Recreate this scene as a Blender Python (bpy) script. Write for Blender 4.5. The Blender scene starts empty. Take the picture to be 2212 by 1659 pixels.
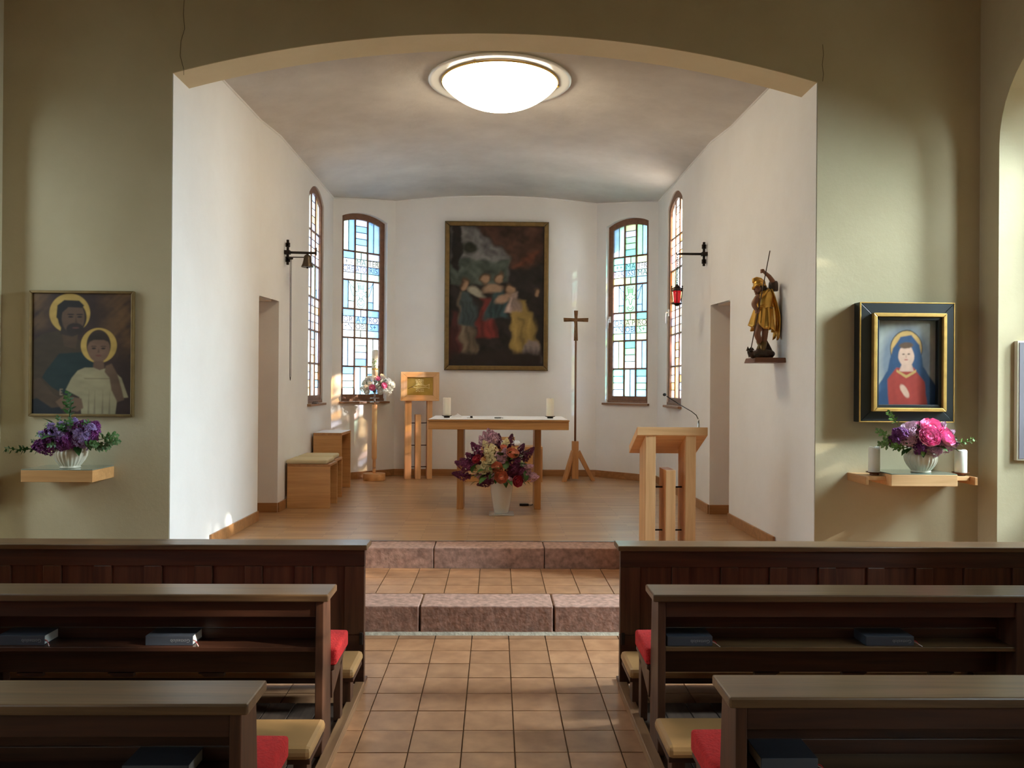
import bpy, bmesh, math, random
import numpy as np
from mathutils import Vector, Matrix

random.seed(7)
rng = np.random.default_rng(7)
PI = math.pi
scene = bpy.context.scene
C = scene.collection

# ------------------------------------------------------------------ camera
F_PX = 1800.0
CAM = Vector((0.0, 0.0, 1.65))
VPX, VPY, ROLL = 1070.0, 833.0, math.radians(0.42)
_f = Vector(((VPX - 1106) / F_PX, -(VPY - 829.5) / F_PX, -1.0)).normalized()
_u = Vector((math.sin(ROLL), math.cos(ROLL), 0))
_u = (_u - _f * _u.dot(_f)).normalized()
_r = _f.cross(_u)
RW = Matrix((_r, _f, _u))            # camera axes -> world axes
cam_d = bpy.data.cameras.new('camera')
cam_d.sensor_width = 36.0
cam_d.lens = F_PX / 2212 * 36.0
cam_d.clip_start = 0.05
cam = bpy.data.objects.new('camera', cam_d)
cam.matrix_world = Matrix.Translation(CAM) @ RW.to_4x4()
C.objects.link(cam)
scene.camera = cam

def at(px, py, Y):
    """world point at depth Y seen at a photo pixel"""
    d = RW @ Vector(((px - 1106) / F_PX, -(py - 829.5) / F_PX, -1.0))
    return CAM + d * (Y / d.y)

# ------------------------------------------------------------------ light
world = bpy.data.worlds.new('world')
scene.world = world
world.use_nodes = True
bg = world.node_tree.nodes['Background']
bg.inputs[0].default_value = (0.74, 0.87, 1.0, 1)
bg.inputs[1].default_value = 13.0

SUN_DIR = Vector((-0.86, 0.25, -0.40)).normalized()
sd = bpy.data.lights.new('sun', 'SUN')
sd.energy = 62.0
sd.angle = math.radians(0.6)
sd.color = (1.0, 0.93, 0.82)
sun = bpy.data.objects.new('sun', sd)
sun.rotation_euler = SUN_DIR.to_track_quat('-Z', 'Y').to_euler()
sun.location = (12, -3, 8)
C.objects.link(sun)

def daylight(name, loc, rot, sx, sz, power, col=(0.72, 0.87, 1.0)):
    ld = bpy.data.lights.new(name, 'AREA')
    ld.shape = 'RECTANGLE'
    ld.size, ld.size_y = sx, sz
    ld.energy = power
    ld.color = col
    o = bpy.data.objects.new(name, ld)
    o.location = loc
    o.rotation_euler = rot
    C.objects.link(o)

NICHES = [(4.45, 5.67), (1.75, 2.97), (-1.25, -0.03), (-4.2, -2.98)]
# skylight falling in through the nave windows from above
WR = [4000, 1000, 1600, 2100]
WL = [160, 300, 400, 400]
for i, (a, b) in enumerate(NICHES):
    ym = (a + b) / 2
    daylight('daylight_right', (6.2, ym - .2, 3.9), (0, math.radians(90 - 22), 0), 1.6, 1.6, WR[i])
    daylight('daylight_left', (-6.2, ym, 3.9), (0, math.radians(-90 + 22), 0), 1.6, 1.6, WL[i])

scene.view_settings.view_transform = 'Standard'
scene.view_settings.look = 'None'
scene.view_settings.exposure = 0.82
scene.view_settings.gamma = 1.0
scene.view_settings.use_curve_mapping = False
cy = scene.cycles
cy.use_denoising = True
cy.max_bounces = 10
cy.diffuse_bounces = 6
cy.transparent_max_bounces = 16
cy.caustics_reflective = False
cy.caustics_refractive = False
cy.sample_clamp_indirect = 4.0

# ------------------------------------------------------------------ materials
def S(r, g, b):
    def l(c):
        c /= 255.0
        return c / 12.92 if c <= 0.04045 else ((c + 0.055) / 1.055) ** 2.4
    return (l(r), l(g), l(b), 1.0)

def newmat(name):
    m = bpy.data.materials.new(name)
    m.use_nodes = True
    nt = m.node_tree
    return m, nt, nt.nodes['Principled BSDF']

def N(nt, t, **kw):
    n = nt.nodes.new(t)
    for k, v in kw.items():
        if k in n.inputs.keys() if isinstance(k, str) else False:
            n.inputs[k].default_value = v
        else:
            setattr(n, k, v)
    return n

def mat(name, col, rough=0.6, metal=0.0, var=0.0, vscale=6.0, bump=0.0, bscale=60.0, coat=0.0, sss=0.0, rand=0.0, emit=None, estr=0.0, spec=None):
    m, nt, b = newmat(name)
    b.inputs['Base Color'].default_value = col
    b.inputs['Roughness'].default_value = rough
    b.inputs['Metallic'].default_value = metal
    if spec is not None:
        b.inputs['Specular IOR Level'].default_value = spec
    if coat:
        b.inputs['Coat Weight'].default_value = coat
    if sss:
        b.inputs['Subsurface Weight'].default_value = sss
        b.inputs['Subsurface Radius'].default_value = (0.02, 0.01, 0.006)
    if emit:
        b.inputs['Emission Color'].default_value = emit
        b.inputs['Emission Strength'].default_value = estr
    tc = nt.nodes.new('ShaderNodeTexCoord')
    src = None
    if var:
        n = nt.nodes.new('ShaderNodeTexNoise')
        n.inputs['Scale'].default_value = vscale
        n.inputs['Detail'].default_value = 5
        nt.links.new(tc.outputs['Object'], n.inputs['Vector'])
        r = nt.nodes.new('ShaderNodeMapRange')
        r.inputs['From Min'].default_value = 0.3
        r.inputs['From Max'].default_value = 0.7
        r.inputs['To Min'].default_value = 1 - var
        r.inputs['To Max'].default_value = 1 + var
        nt.links.new(n.outputs['Fac'], r.inputs['Value'])
        src = r.outputs['Result']
    if rand:
        oi = nt.nodes.new('ShaderNodeObjectInfo')
        r2 = nt.nodes.new('ShaderNodeMapRange')
        r2.inputs['To Min'].default_value = 1 - rand
        r2.inputs['To Max'].default_value = 1 + rand
        nt.links.new(oi.outputs['Random'], r2.inputs['Value'])
        if src is None:
            src = r2.outputs['Result']
        else:
            mm = nt.nodes.new('ShaderNodeMath')
            mm.operation = 'MULTIPLY'
            nt.links.new(src, mm.inputs[0])
            nt.links.new(r2.outputs['Result'], mm.inputs[1])
            src = mm.outputs[0]
    if src is not None:
        hs = nt.nodes.new('ShaderNodeHueSaturation')
        hs.inputs['Color'].default_value = col
        nt.links.new(src, hs.inputs['Value'])
        nt.links.new(hs.outputs['Color'], b.inputs['Base Color'])
    if bump:
        n2 = nt.nodes.new('ShaderNodeTexNoise')
        n2.inputs['Scale'].default_value = bscale
        n2.inputs['Detail'].default_value = 4
        nt.links.new(tc.outputs['Object'], n2.inputs['Vector'])
        bp = nt.nodes.new('ShaderNodeBump')
        bp.inputs['Strength'].default_value = bump
        bp.inputs['Distance'].default_value = 0.01
        nt.links.new(n2.outputs['Fac'], bp.inputs['Height'])
        nt.links.new(bp.outputs['Normal'], b.inputs['Normal'])
    return m

def wood(name, c1, c2, axis='X', rough=0.4, fine=1.0, coat=0.0, rand=0.0):
    """grain running along an axis of the object"""
    m, nt, b = newmat(name)
    tc = nt.nodes.new('ShaderNodeTexCoord')
    mp = nt.nodes.new('ShaderNodeMapping')
    sc = {'X': (1.2, 22, 22), 'Y': (22, 1.2, 22), 'Z': (22, 22, 1.2)}[axis]
    mp.inputs['Scale'].default_value = tuple(s * fine for s in sc)
    nt.links.new(tc.outputs['Object'], mp.inputs['Vector'])
    oi = nt.nodes.new('ShaderNodeObjectInfo')
    ad = nt.nodes.new('ShaderNodeVectorMath')
    ad.operation = 'ADD'
    sc2 = nt.nodes.new('ShaderNodeVectorMath')
    sc2.operation = 'SCALE'
    sc2.inputs[0].default_value = (13, 17, 19)
    nt.links.new(oi.outputs['Random'], sc2.inputs['Scale'])
    nt.links.new(mp.outputs['Vector'], ad.inputs[0])
    nt.links.new(sc2.outputs[0], ad.inputs[1])
    n = nt.nodes.new('ShaderNodeTexNoise')
    n.inputs['Scale'].default_value = 1.0
    n.inputs['Detail'].default_value = 6
    n.inputs['Roughness'].default_value = 0.6
    n.inputs['Distortion'].default_value = 0.6
    nt.links.new(ad.outputs[0], n.inputs['Vector'])
    cr = nt.nodes.new('ShaderNodeValToRGB')
    cr.color_ramp.elements[0].position = 0.32
    cr.color_ramp.elements[0].color = c1
    cr.color_ramp.elements[1].position = 0.68
    cr.color_ramp.elements[1].color = c2
    nt.links.new(n.outputs['Fac'], cr.inputs['Fac'])
    out = cr.outputs['Color']
    if rand:
        hs = nt.nodes.new('ShaderNodeHueSaturation')
        mr = nt.nodes.new('ShaderNodeMapRange')
        mr.inputs['To Min'].default_value = 1 - rand
        mr.inputs['To Max'].default_value = 1 + rand
        nt.links.new(oi.outputs['Random'], mr.inputs['Value'])
        nt.links.new(mr.outputs['Result'], hs.inputs['Value'])
        nt.links.new(out, hs.inputs['Color'])
        out = hs.outputs['Color']
    nt.links.new(out, b.inputs['Base Color'])
    b.inputs['Roughness'].default_value = rough
    if coat:
        b.inputs['Coat Weight'].default_value = coat
        b.inputs['Coat Roughness'].default_value = 0.2
    bp = nt.nodes.new('ShaderNodeBump')
    bp.inputs['Strength'].default_value = 0.12
    bp.inputs['Distance'].default_value = 0.004
    nt.links.new(n.outputs['Fac'], bp.inputs['Height'])
    nt.links.new(bp.outputs['Normal'], b.inputs['Normal'])
    return m

def plaster(name, c1, c2, bump=0.12):
    m, nt, b = newmat(name)
    tc = nt.nodes.new('ShaderNodeTexCoord')
    n = nt.nodes.new('ShaderNodeTexNoise')
    n.inputs['Scale'].default_value = 0.9
    n.inputs['Detail'].default_value = 7
    n.inputs['Roughness'].default_value = 0.62
    nt.links.new(tc.outputs['Object'], n.inputs['Vector'])
    cr = nt.nodes.new('ShaderNodeValToRGB')
    cr.color_ramp.elements[0].position = 0.35
    cr.color_ramp.elements[0].color = c1
    cr.color_ramp.elements[1].position = 0.65
    cr.color_ramp.elements[1].color = c2
    nt.links.new(n.outputs['Fac'], cr.inputs['Fac'])
    nt.links.new(cr.outputs['Color'], b.inputs['Base Color'])
    b.inputs['Roughness'].default_value = 0.9
    b.inputs['Specular IOR Level'].default_value = 0.2
    n2 = nt.nodes.new('ShaderNodeTexNoise')
    n2.inputs['Scale'].default_value = 7.0
    n2.inputs['Detail'].default_value = 9
    n2.inputs['Roughness'].default_value = 0.7
    nt.links.new(tc.outputs['Object'], n2.inputs['Vector'])
    bp = nt.nodes.new('ShaderNodeBump')
    bp.inputs['Strength'].default_value = bump
    bp.inputs['Distance'].default_value = 0.03
    nt.links.new(n2.outputs['Fac'], bp.inputs['Height'])
    nt.links.new(bp.outputs['Normal'], b.inputs['Normal'])
    return m

def parquet(name):
    m, nt, b = newmat(name)
    tc = nt.nodes.new('ShaderNodeTexCoord')
    br = nt.nodes.new('ShaderNodeTexBrick')
    br.offset = 0.37
    br.inputs['Color1'].default_value = S(166, 126, 86)
    br.inputs['Color2'].default_value = S(190, 150, 108)
    br.inputs['Mortar'].default_value = S(96, 68, 44)
    br.inputs['Scale'].default_value = 1.0
    br.inputs['Mortar Size'].default_value = 0.0012
    br.inputs['Bias'].default_value = 0.0
    br.inputs['Brick Width'].default_value = 0.62
    br.inputs['Row Height'].default_value = 0.07
    nt.links.new(tc.outputs['Object'], br.inputs['Vector'])
    mp = nt.nodes.new('ShaderNodeMapping')
    mp.inputs['Scale'].default_value = (2, 40, 1)
    nt.links.new(tc.outputs['Object'], mp.inputs['Vector'])
    n = nt.nodes.new('ShaderNodeTexNoise')
    n.inputs['Scale'].default_value = 1.0
    n.inputs['Detail'].default_value = 6
    nt.links.new(mp.outputs['Vector'], n.inputs['Vector'])
    mx = nt.nodes.new('ShaderNodeMix')
    mx.data_type = 'RGBA'
    mx.blend_type = 'MULTIPLY'
    mx.inputs['Factor'].default_value = 0.55
    nt.links.new(br.outputs['Color'], mx.inputs[6])
    cr = nt.nodes.new('ShaderNodeValToRGB')
    cr.color_ramp.elements[0].position = 0.3
    cr.color_ramp.elements[0].color = (0.55, 0.5, 0.45, 1)
    cr.color_ramp.elements[1].position = 0.7
    cr.color_ramp.elements[1].color = (1.1, 1.08, 1.05, 1)
    nt.links.new(n.outputs['Fac'], cr.inputs['Fac'])
    nt.links.new(cr.outputs['Color'], mx.inputs[7])
    nt.links.new(mx.outputs[2], b.inputs['Base Color'])
    b.inputs['Roughness'].default_value = 0.36
    b.inputs['Coat Weight'].default_value = 0.25
    b.inputs['Coat Roughness'].default_value = 0.25
    bp = nt.nodes.new('ShaderNodeBump')
    bp.inputs['Strength'].default_value = 0.08
    bp.inputs['Distance'].default_value = 0.004
    nt.links.new(br.outputs['Fac'], bp.inputs['Height'])
    bp.invert = True
    nt.links.new(bp.outputs['Normal'], b.inputs['Normal'])
    return m

def terracotta(name):
    m, nt, b = newmat(name)
    tc = nt.nodes.new('ShaderNodeTexCoord')
    oi = nt.nodes.new('ShaderNodeObjectInfo')
    n = nt.nodes.new('ShaderNodeTexNoise')
    n.noise_dimensions = '4D'
    n.inputs['Scale'].default_value = 9
    n.inputs['Detail'].default_value = 6
    nt.links.new(tc.outputs['Object'], n.inputs['Vector'])
    ml = nt.nodes.new('ShaderNodeMath')
    ml.operation = 'MULTIPLY'
    ml.inputs[1].default_value = 40
    nt.links.new(oi.outputs['Random'], ml.inputs[0])
    nt.links.new(ml.outputs[0], n.inputs['W'])
    cr = nt.nodes.new('ShaderNodeValToRGB')
    e = cr.color_ramp.elements
    e[0].position, e[0].color = 0.3, S(150, 104, 72)
    e[1].position, e[1].color = 0.72, S(184, 136, 98)
    nt.links.new(n.outputs['Fac'], cr.inputs['Fac'])
    hs = nt.nodes.new('ShaderNodeHueSaturation')
    mr = nt.nodes.new('ShaderNodeMapRange')
    mr.inputs['To Min'].default_value = 0.86
    mr.inputs['To Max'].default_value = 1.1
    nt.links.new(oi.outputs['Random'], mr.inputs['Value'])
    nt.links.new(mr.outputs['Result'], hs.inputs['Value'])
    nt.links.new(cr.outputs['Color'], hs.inputs['Color'])
    nt.links.new(hs.outputs['Color'], b.inputs['Base Color'])
    b.inputs['Roughness'].default_value = 0.42
    bp = nt.nodes.new('ShaderNodeBump')
    bp.inputs['Strength'].default_value = 0.1
    bp.inputs['Distance'].default_value = 0.006
    nt.links.new(n.outputs['Fac'], bp.inputs['Height'])
    nt.links.new(bp.outputs['Normal'], b.inputs['Normal'])
    return m

def stained(name, col, clear=0.35, tint=0.75):
    """coloured church glass: part clear, part diffusing"""
    m = bpy.data.materials.new(name)
    m.use_nodes = True
    nt = m.node_tree
    nt.nodes.clear()
    out = nt.nodes.new('ShaderNodeOutputMaterial')
    tc = nt.nodes.new('ShaderNodeTexCoord')
    oi = nt.nodes.new('ShaderNodeObjectInfo')
    n = nt.nodes.new('ShaderNodeTexNoise')
    n.noise_dimensions = '4D'
    n.inputs['Scale'].default_value = 9
    n.inputs['Detail'].default_value = 3
    nt.links.new(tc.outputs['Object'], n.inputs['Vector'])
    ml = nt.nodes.new('ShaderNodeMath')
    ml.operation = 'MULTIPLY'
    ml.inputs[1].default_value = 30
    nt.links.new(oi.outputs['Random'], ml.inputs[0])
    nt.links.new(ml.outputs[0], n.inputs['W'])
    mr = nt.nodes.new('ShaderNodeMapRange')
    mr.inputs['From Min'].default_value = 0.3
    mr.inputs['From Max'].default_value = 0.7
    mr.inputs['To Min'].default_value = tint * 0.82
    mr.inputs['To Max'].default_value = tint * 1.1
    nt.links.new(n.outputs['Fac'], mr.inputs['Value'])
    hs = nt.nodes.new('ShaderNodeHueSaturation')
    hs.inputs['Color'].default_value = col
    nt.links.new(mr.outputs['Result'], hs.inputs['Value'])
    tr = nt.nodes.new('ShaderNodeBsdfTransparent')
    tl = nt.nodes.new('ShaderNodeBsdfTranslucent')
    gl = nt.nodes.new('ShaderNodeBsdfGlossy')
    gl.inputs['Roughness'].default_value = 0.12
    nt.links.new(hs.outputs['Color'], tr.inputs['Color'])
    nt.links.new(hs.outputs['Color'], tl.inputs['Color'])
    mx = nt.nodes.new('ShaderNodeMixShader')
    mx.inputs[0].default_value = clear
    nt.links.new(tl.outputs[0], mx.inputs[1])
    nt.links.new(tr.outputs[0], mx.inputs[2])
    mx2 = nt.nodes.new('ShaderNodeMixShader')
    mx2.inputs[0].default_value = 0.04
    nt.links.new(mx.outputs[0], mx2.inputs[1])
    nt.links.new(gl.outputs[0], mx2.inputs[2])
    nt.links.new(mx2.outputs[0], out.inputs['Surface'])
    return m

def attr_paint(name, rough=0.55):
    m, nt, b = newmat(name)
    a = nt.nodes.new('ShaderNodeAttribute')
    a.attribute_name = 'paint'
    nt.links.new(a.outputs['Color'], b.inputs['Base Color'])
    b.inputs['Roughness'].default_value = rough
    b.inputs['Specular IOR Level'].default_value = 0.3
    tc = nt.nodes.new('ShaderNodeTexCoord')
    n = nt.nodes.new('ShaderNodeTexNoise')
    n.inputs['Scale'].default_value = 60
    nt.links.new(tc.outputs['Object'], n.inputs['Vector'])
    bp = nt.nodes.new('ShaderNodeBump')
    bp.inputs['Strength'].default_value = 0.1
    bp.inputs['Distance'].default_value = 0.003
    nt.links.new(n.outputs['Fac'], bp.inputs['Height'])
    nt.links.new(bp.outputs['Normal'], b.inputs['Normal'])
    return m

M = {}
M['nave'] = plaster('nave_plaster', S(190, 175, 142), S(202, 188, 156))
M['chancel'] = plaster('chancel_plaster', S(236, 234, 231), S(243, 242, 240))
M['vault'] = plaster('vault_plaster', S(208, 203, 198), S(232, 228, 223), 0.2)
M['arch'] = plaster('arch_plaster', S(212, 195, 158), S(222, 206, 172))
M['parquet'] = parquet('parquet')
M['tile'] = terracotta('terracotta')
M['grout'] = mat('grout', S(140, 116, 94), 0.9, var=0.15, vscale=20)
M['mortar'] = mat('mortar', S(176, 160, 138), 0.95, var=0.2, vscale=30, bump=0.5)
M['sandstone'] = mat('red_sandstone', S(172, 134, 118), 0.7, var=0.34, vscale=26, bump=0.35, bscale=45, rand=0.08)
M['pew'] = wood('pew_wood', S(48, 25, 16), S(78, 44, 28), 'X', 0.42)
M['pew_z'] = wood('pew_wood_upright', S(56, 32, 21), S(94, 58, 39), 'Z', 0.42)
M['pew_top'] = wood('pew_rail_wood', S(78, 55, 36), S(114, 85, 57), 'X', 0.34, coat=0.15)  # lighter rail tops: partly worn, partly gloss reflection put into the colour
M['pew_y'] = wood('pew_wood_depth', S(72, 44, 28), S(112, 76, 50), 'Y', 0.42)
M['plank'] = wood('platform_plank', S(58, 44, 36), S(92, 74, 62), 'Y', 0.45, rand=0.2)
M['runner'] = wood('runner_wood', S(116, 82, 56), S(160, 120, 84), 'Y', 0.4)
M['beech_x'] = wood('beech_x', S(216, 164, 112), S(236, 188, 136), 'X', 0.4, 1.2)
M['beech_z'] = wood('beech_z', S(216, 164, 112), S(236, 188, 136), 'Z', 0.4, 1.2)
M['oak_x'] = wood('oak_x', S(190, 138, 84), S(212, 160, 104), 'X', 0.38, 1.2)
M['oak_z'] = wood('oak_z', S(172, 120, 72), S(196, 142, 90), 'Z', 0.38, 1.2)
M['oak_y'] = wood('oak_y', S(166, 116, 70), S(190, 138, 88), 'Y', 0.4, 1.2)
M['skirting'] = wood('skirting_wood', S(150, 104, 62), S(176, 126, 80), 'X', 0.42)
M['sash'] = wood('sash_wood', S(112, 76, 54), S(136, 94, 68), 'Z', 0.45)
M['sill'] = wood('sill_wood', S(130, 94, 66), S(158, 118, 86), 'X', 0.45)
M['lead'] = mat('lead', S(48, 44, 50), 0.6, 0.4)
M['ink'] = mat('glass_paint', S(22, 30, 84), 0.6)
M['ink_dark'] = mat('glass_paint_dark', S(20, 36, 44), 0.6)
M['iron'] = mat('iron', S(44, 36, 32), 0.55, 0.6, var=0.2, vscale=30)
M['bronze'] = mat('bronze', S(128, 96, 66), 0.35, 0.75, var=0.15, vscale=30)
M['bell'] = mat('bell_bronze', S(84, 72, 58), 0.42, 0.8)
M['steel'] = mat('steel', S(190, 190, 192), 0.22, 1.0)
M['black'] = mat('black_plastic', S(18, 18, 20), 0.4)
M['white'] = mat('white_glaze', S(236, 236, 232), 0.15, coat=0.4)
M['cream_glaze'] = mat('cream_glaze', S(222, 212, 190), 0.3, coat=0.3, var=0.04)
M['wax'] = mat('wax', S(244, 238, 224), 0.45, sss=0.15)
M['linen'] = mat('linen', S(236, 236, 240), 0.85, bump=0.2, bscale=140)
M['cushion'] = mat('cushion_cream', S(206, 190, 152), 0.85, bump=0.2, bscale=120)
M['red'] = mat('red_wool', S(196, 36, 34), 0.95, var=0.14, vscale=45, bump=0.7, bscale=110)
M['leather'] = mat('beige_leatherette', S(168, 126, 80), 0.42, var=0.06)
M['cover'] = mat('book_cover', S(66, 70, 80), 0.45, var=0.06)
M['pages'] = mat('book_pages', S(222, 220, 214), 0.9)
M['print'] = mat('silver_print', S(150, 152, 158), 0.4, 0.3)
M['ribbon'] = mat('ribbon', S(190, 40, 50), 0.7)
M['gold'] = mat('gold_leaf', S(222, 172, 82), 0.3, 0.75, var=0.12, vscale=14)
M['goldframe'] = mat('gold_frame', S(206, 164, 88), 0.42, 0.55, var=0.12, vscale=20)
M['dullgold'] = mat('dull_gold_frame', S(120, 96, 56), 0.45, 0.5, var=0.15, vscale=20)
M['blackframe'] = mat('black_frame', S(24, 30, 32), 0.42, var=0.1)
M['brass'] = mat('brass', S(204, 168, 84), 0.38, 0.7, var=0.12, vscale=8, bump=0.15, bscale=40)
M['brass_hi'] = mat('brass_relief', S(244, 224, 160), 0.4, 0.3)
M['canvas'] = attr_paint('canvas_paint')
M['flesh'] = mat('painted_flesh', S(142, 98, 72), 0.5, var=0.08)
M['statue_dark'] = mat('statue_dark', S(66, 46, 32), 0.5, var=0.3, vscale=20, bump=0.3)
M['statue_wood'] = mat('statue_console', S(110, 66, 40), 0.45, var=0.15)
M['leaf'] = mat('leaf', S(62, 100, 46), 0.5, var=0.25, vscale=10, rand=0.3)
M['leaf2'] = mat('leaf_light', S(92, 122, 54), 0.5, var=0.2, rand=0.25)
M['stem'] = mat('stem', S(60, 84, 40), 0.6)
M['lilac_d'] = mat('lilac_dark', S(116, 46, 90), 0.7, var=0.5, vscale=60, rand=0.2)  # strong tone noise stands in for shading among the flat florets
M['lilac_m'] = mat('lilac_mauve', S(204, 164, 186), 0.75, var=0.2, vscale=60, rand=0.1)
M['lilac_v'] = mat('lilac_violet', S(166, 140, 196), 0.75, var=0.25, vscale=60, rand=0.15)
M['lilac_p'] = mat('lilac_purple', S(124, 52, 122), 0.7, var=0.3, vscale=60, rand=0.2)
M['lilac_w'] = mat('blossom_cream', S(240, 230, 190), 0.75, var=0.1, vscale=60, rand=0.05)
M['blossom_w'] = mat('blossom_white', S(246, 244, 236), 0.7, rand=0.04)
M['peach'] = mat('rose_peach', S(232, 152, 126), 0.65, var=0.15, vscale=20, rand=0.08)
M['pink'] = mat('peony_pink', S(244, 150, 190), 0.65, var=0.18, vscale=20, rand=0.1)
M['palepink'] = mat('peony_pale', S(244, 210, 226), 0.65, var=0.12, rand=0.06)
M['crimson'] = mat('tulip_crimson', S(176, 50, 74), 0.6, var=0.2, rand=0.1)
M['socket'] = mat('socket_cream', S(226, 216, 190), 0.4)
M['redglass'] = mat('ruby_glass', S(150, 10, 18), 0.12, coat=0.5, emit=(0.9, 0.02, 0.03, 1), estr=0.25)
M['glassplate'] = mat('glass_plate', S(120, 132, 120), 0.08, coat=0.5)
M['crack'] = mat('crack_line', S(84, 70, 50), 0.95)
M['copper'] = mat('copper_dish', S(116, 72, 52), 0.4, 0.7)
M['grass'] = mat('lawn', S(140, 138, 128), 0.9, var=0.3, vscale=2)
M['treeleaf'] = mat('tree_leaf', S(92, 134, 54), 0.6, rand=0.0)
M['bark'] = mat('bark', S(84, 66, 50), 0.9, var=0.2)
M['greyboard'] = mat('grey_board', S(120, 114, 120), 0.6)

def lampmat():
    m, nt, b = newmat('opal_glass_lit')
    b.inputs['Base Color'].default_value = S(250, 236, 200)
    b.inputs['Roughness'].default_value = 0.3
    lw = nt.nodes.new('ShaderNodeTexCoord')
    sp = nt.nodes.new('ShaderNodeSeparateXYZ')
    nt.links.new(lw.outputs['Object'], sp.inputs[0])
    mr = nt.nodes.new('ShaderNodeMapRange')          # the lamps sit over the middle: the rim glows less
    mr.inputs['From Min'].default_value = -0.2
    mr.inputs['From Max'].default_value = 0.0
    mr.inputs['To Min'].default_value = 1.0
    mr.inputs['To Max'].default_value = 0.35
    nt.links.new(sp.outputs['Z'], mr.inputs['Value'])
    ml = nt.nodes.new('ShaderNodeMath')
    ml.operation = 'MULTIPLY'
    ml.inputs[1].default_value = 11.5
    nt.links.new(mr.outputs['Result'], ml.inputs[0])
    b.inputs['Emission Color'].default_value = (1.0, 0.84, 0.60, 1)
    nt.links.new(ml.outputs[0], b.inputs['Emission Strength'])
    return m
M['lamp'] = lampmat()

def clearglass():
    m = bpy.data.materials.new('clear_pane')
    m.use_nodes = True
    nt = m.node_tree
    nt.nodes.clear()
    out = nt.nodes.new('ShaderNodeOutputMaterial')
    tr = nt.nodes.new('ShaderNodeBsdfTransparent')
    tr.inputs['Color'].default_value = (0.47, 0.48, 0.47, 1)
    gl = nt.nodes.new('ShaderNodeBsdfGlossy')
    gl.inputs['Roughness'].default_value = 0.05
    mx = nt.nodes.new('ShaderNodeMixShader')
    mx.inputs[0].default_value = 0.05
    nt.links.new(tr.outputs[0], mx.inputs[1])
    nt.links.new(gl.outputs[0], mx.inputs[2])
    nt.links.new(mx.outputs[0], out.inputs['Surface'])
    return m
M['clear'] = clearglass()

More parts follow.
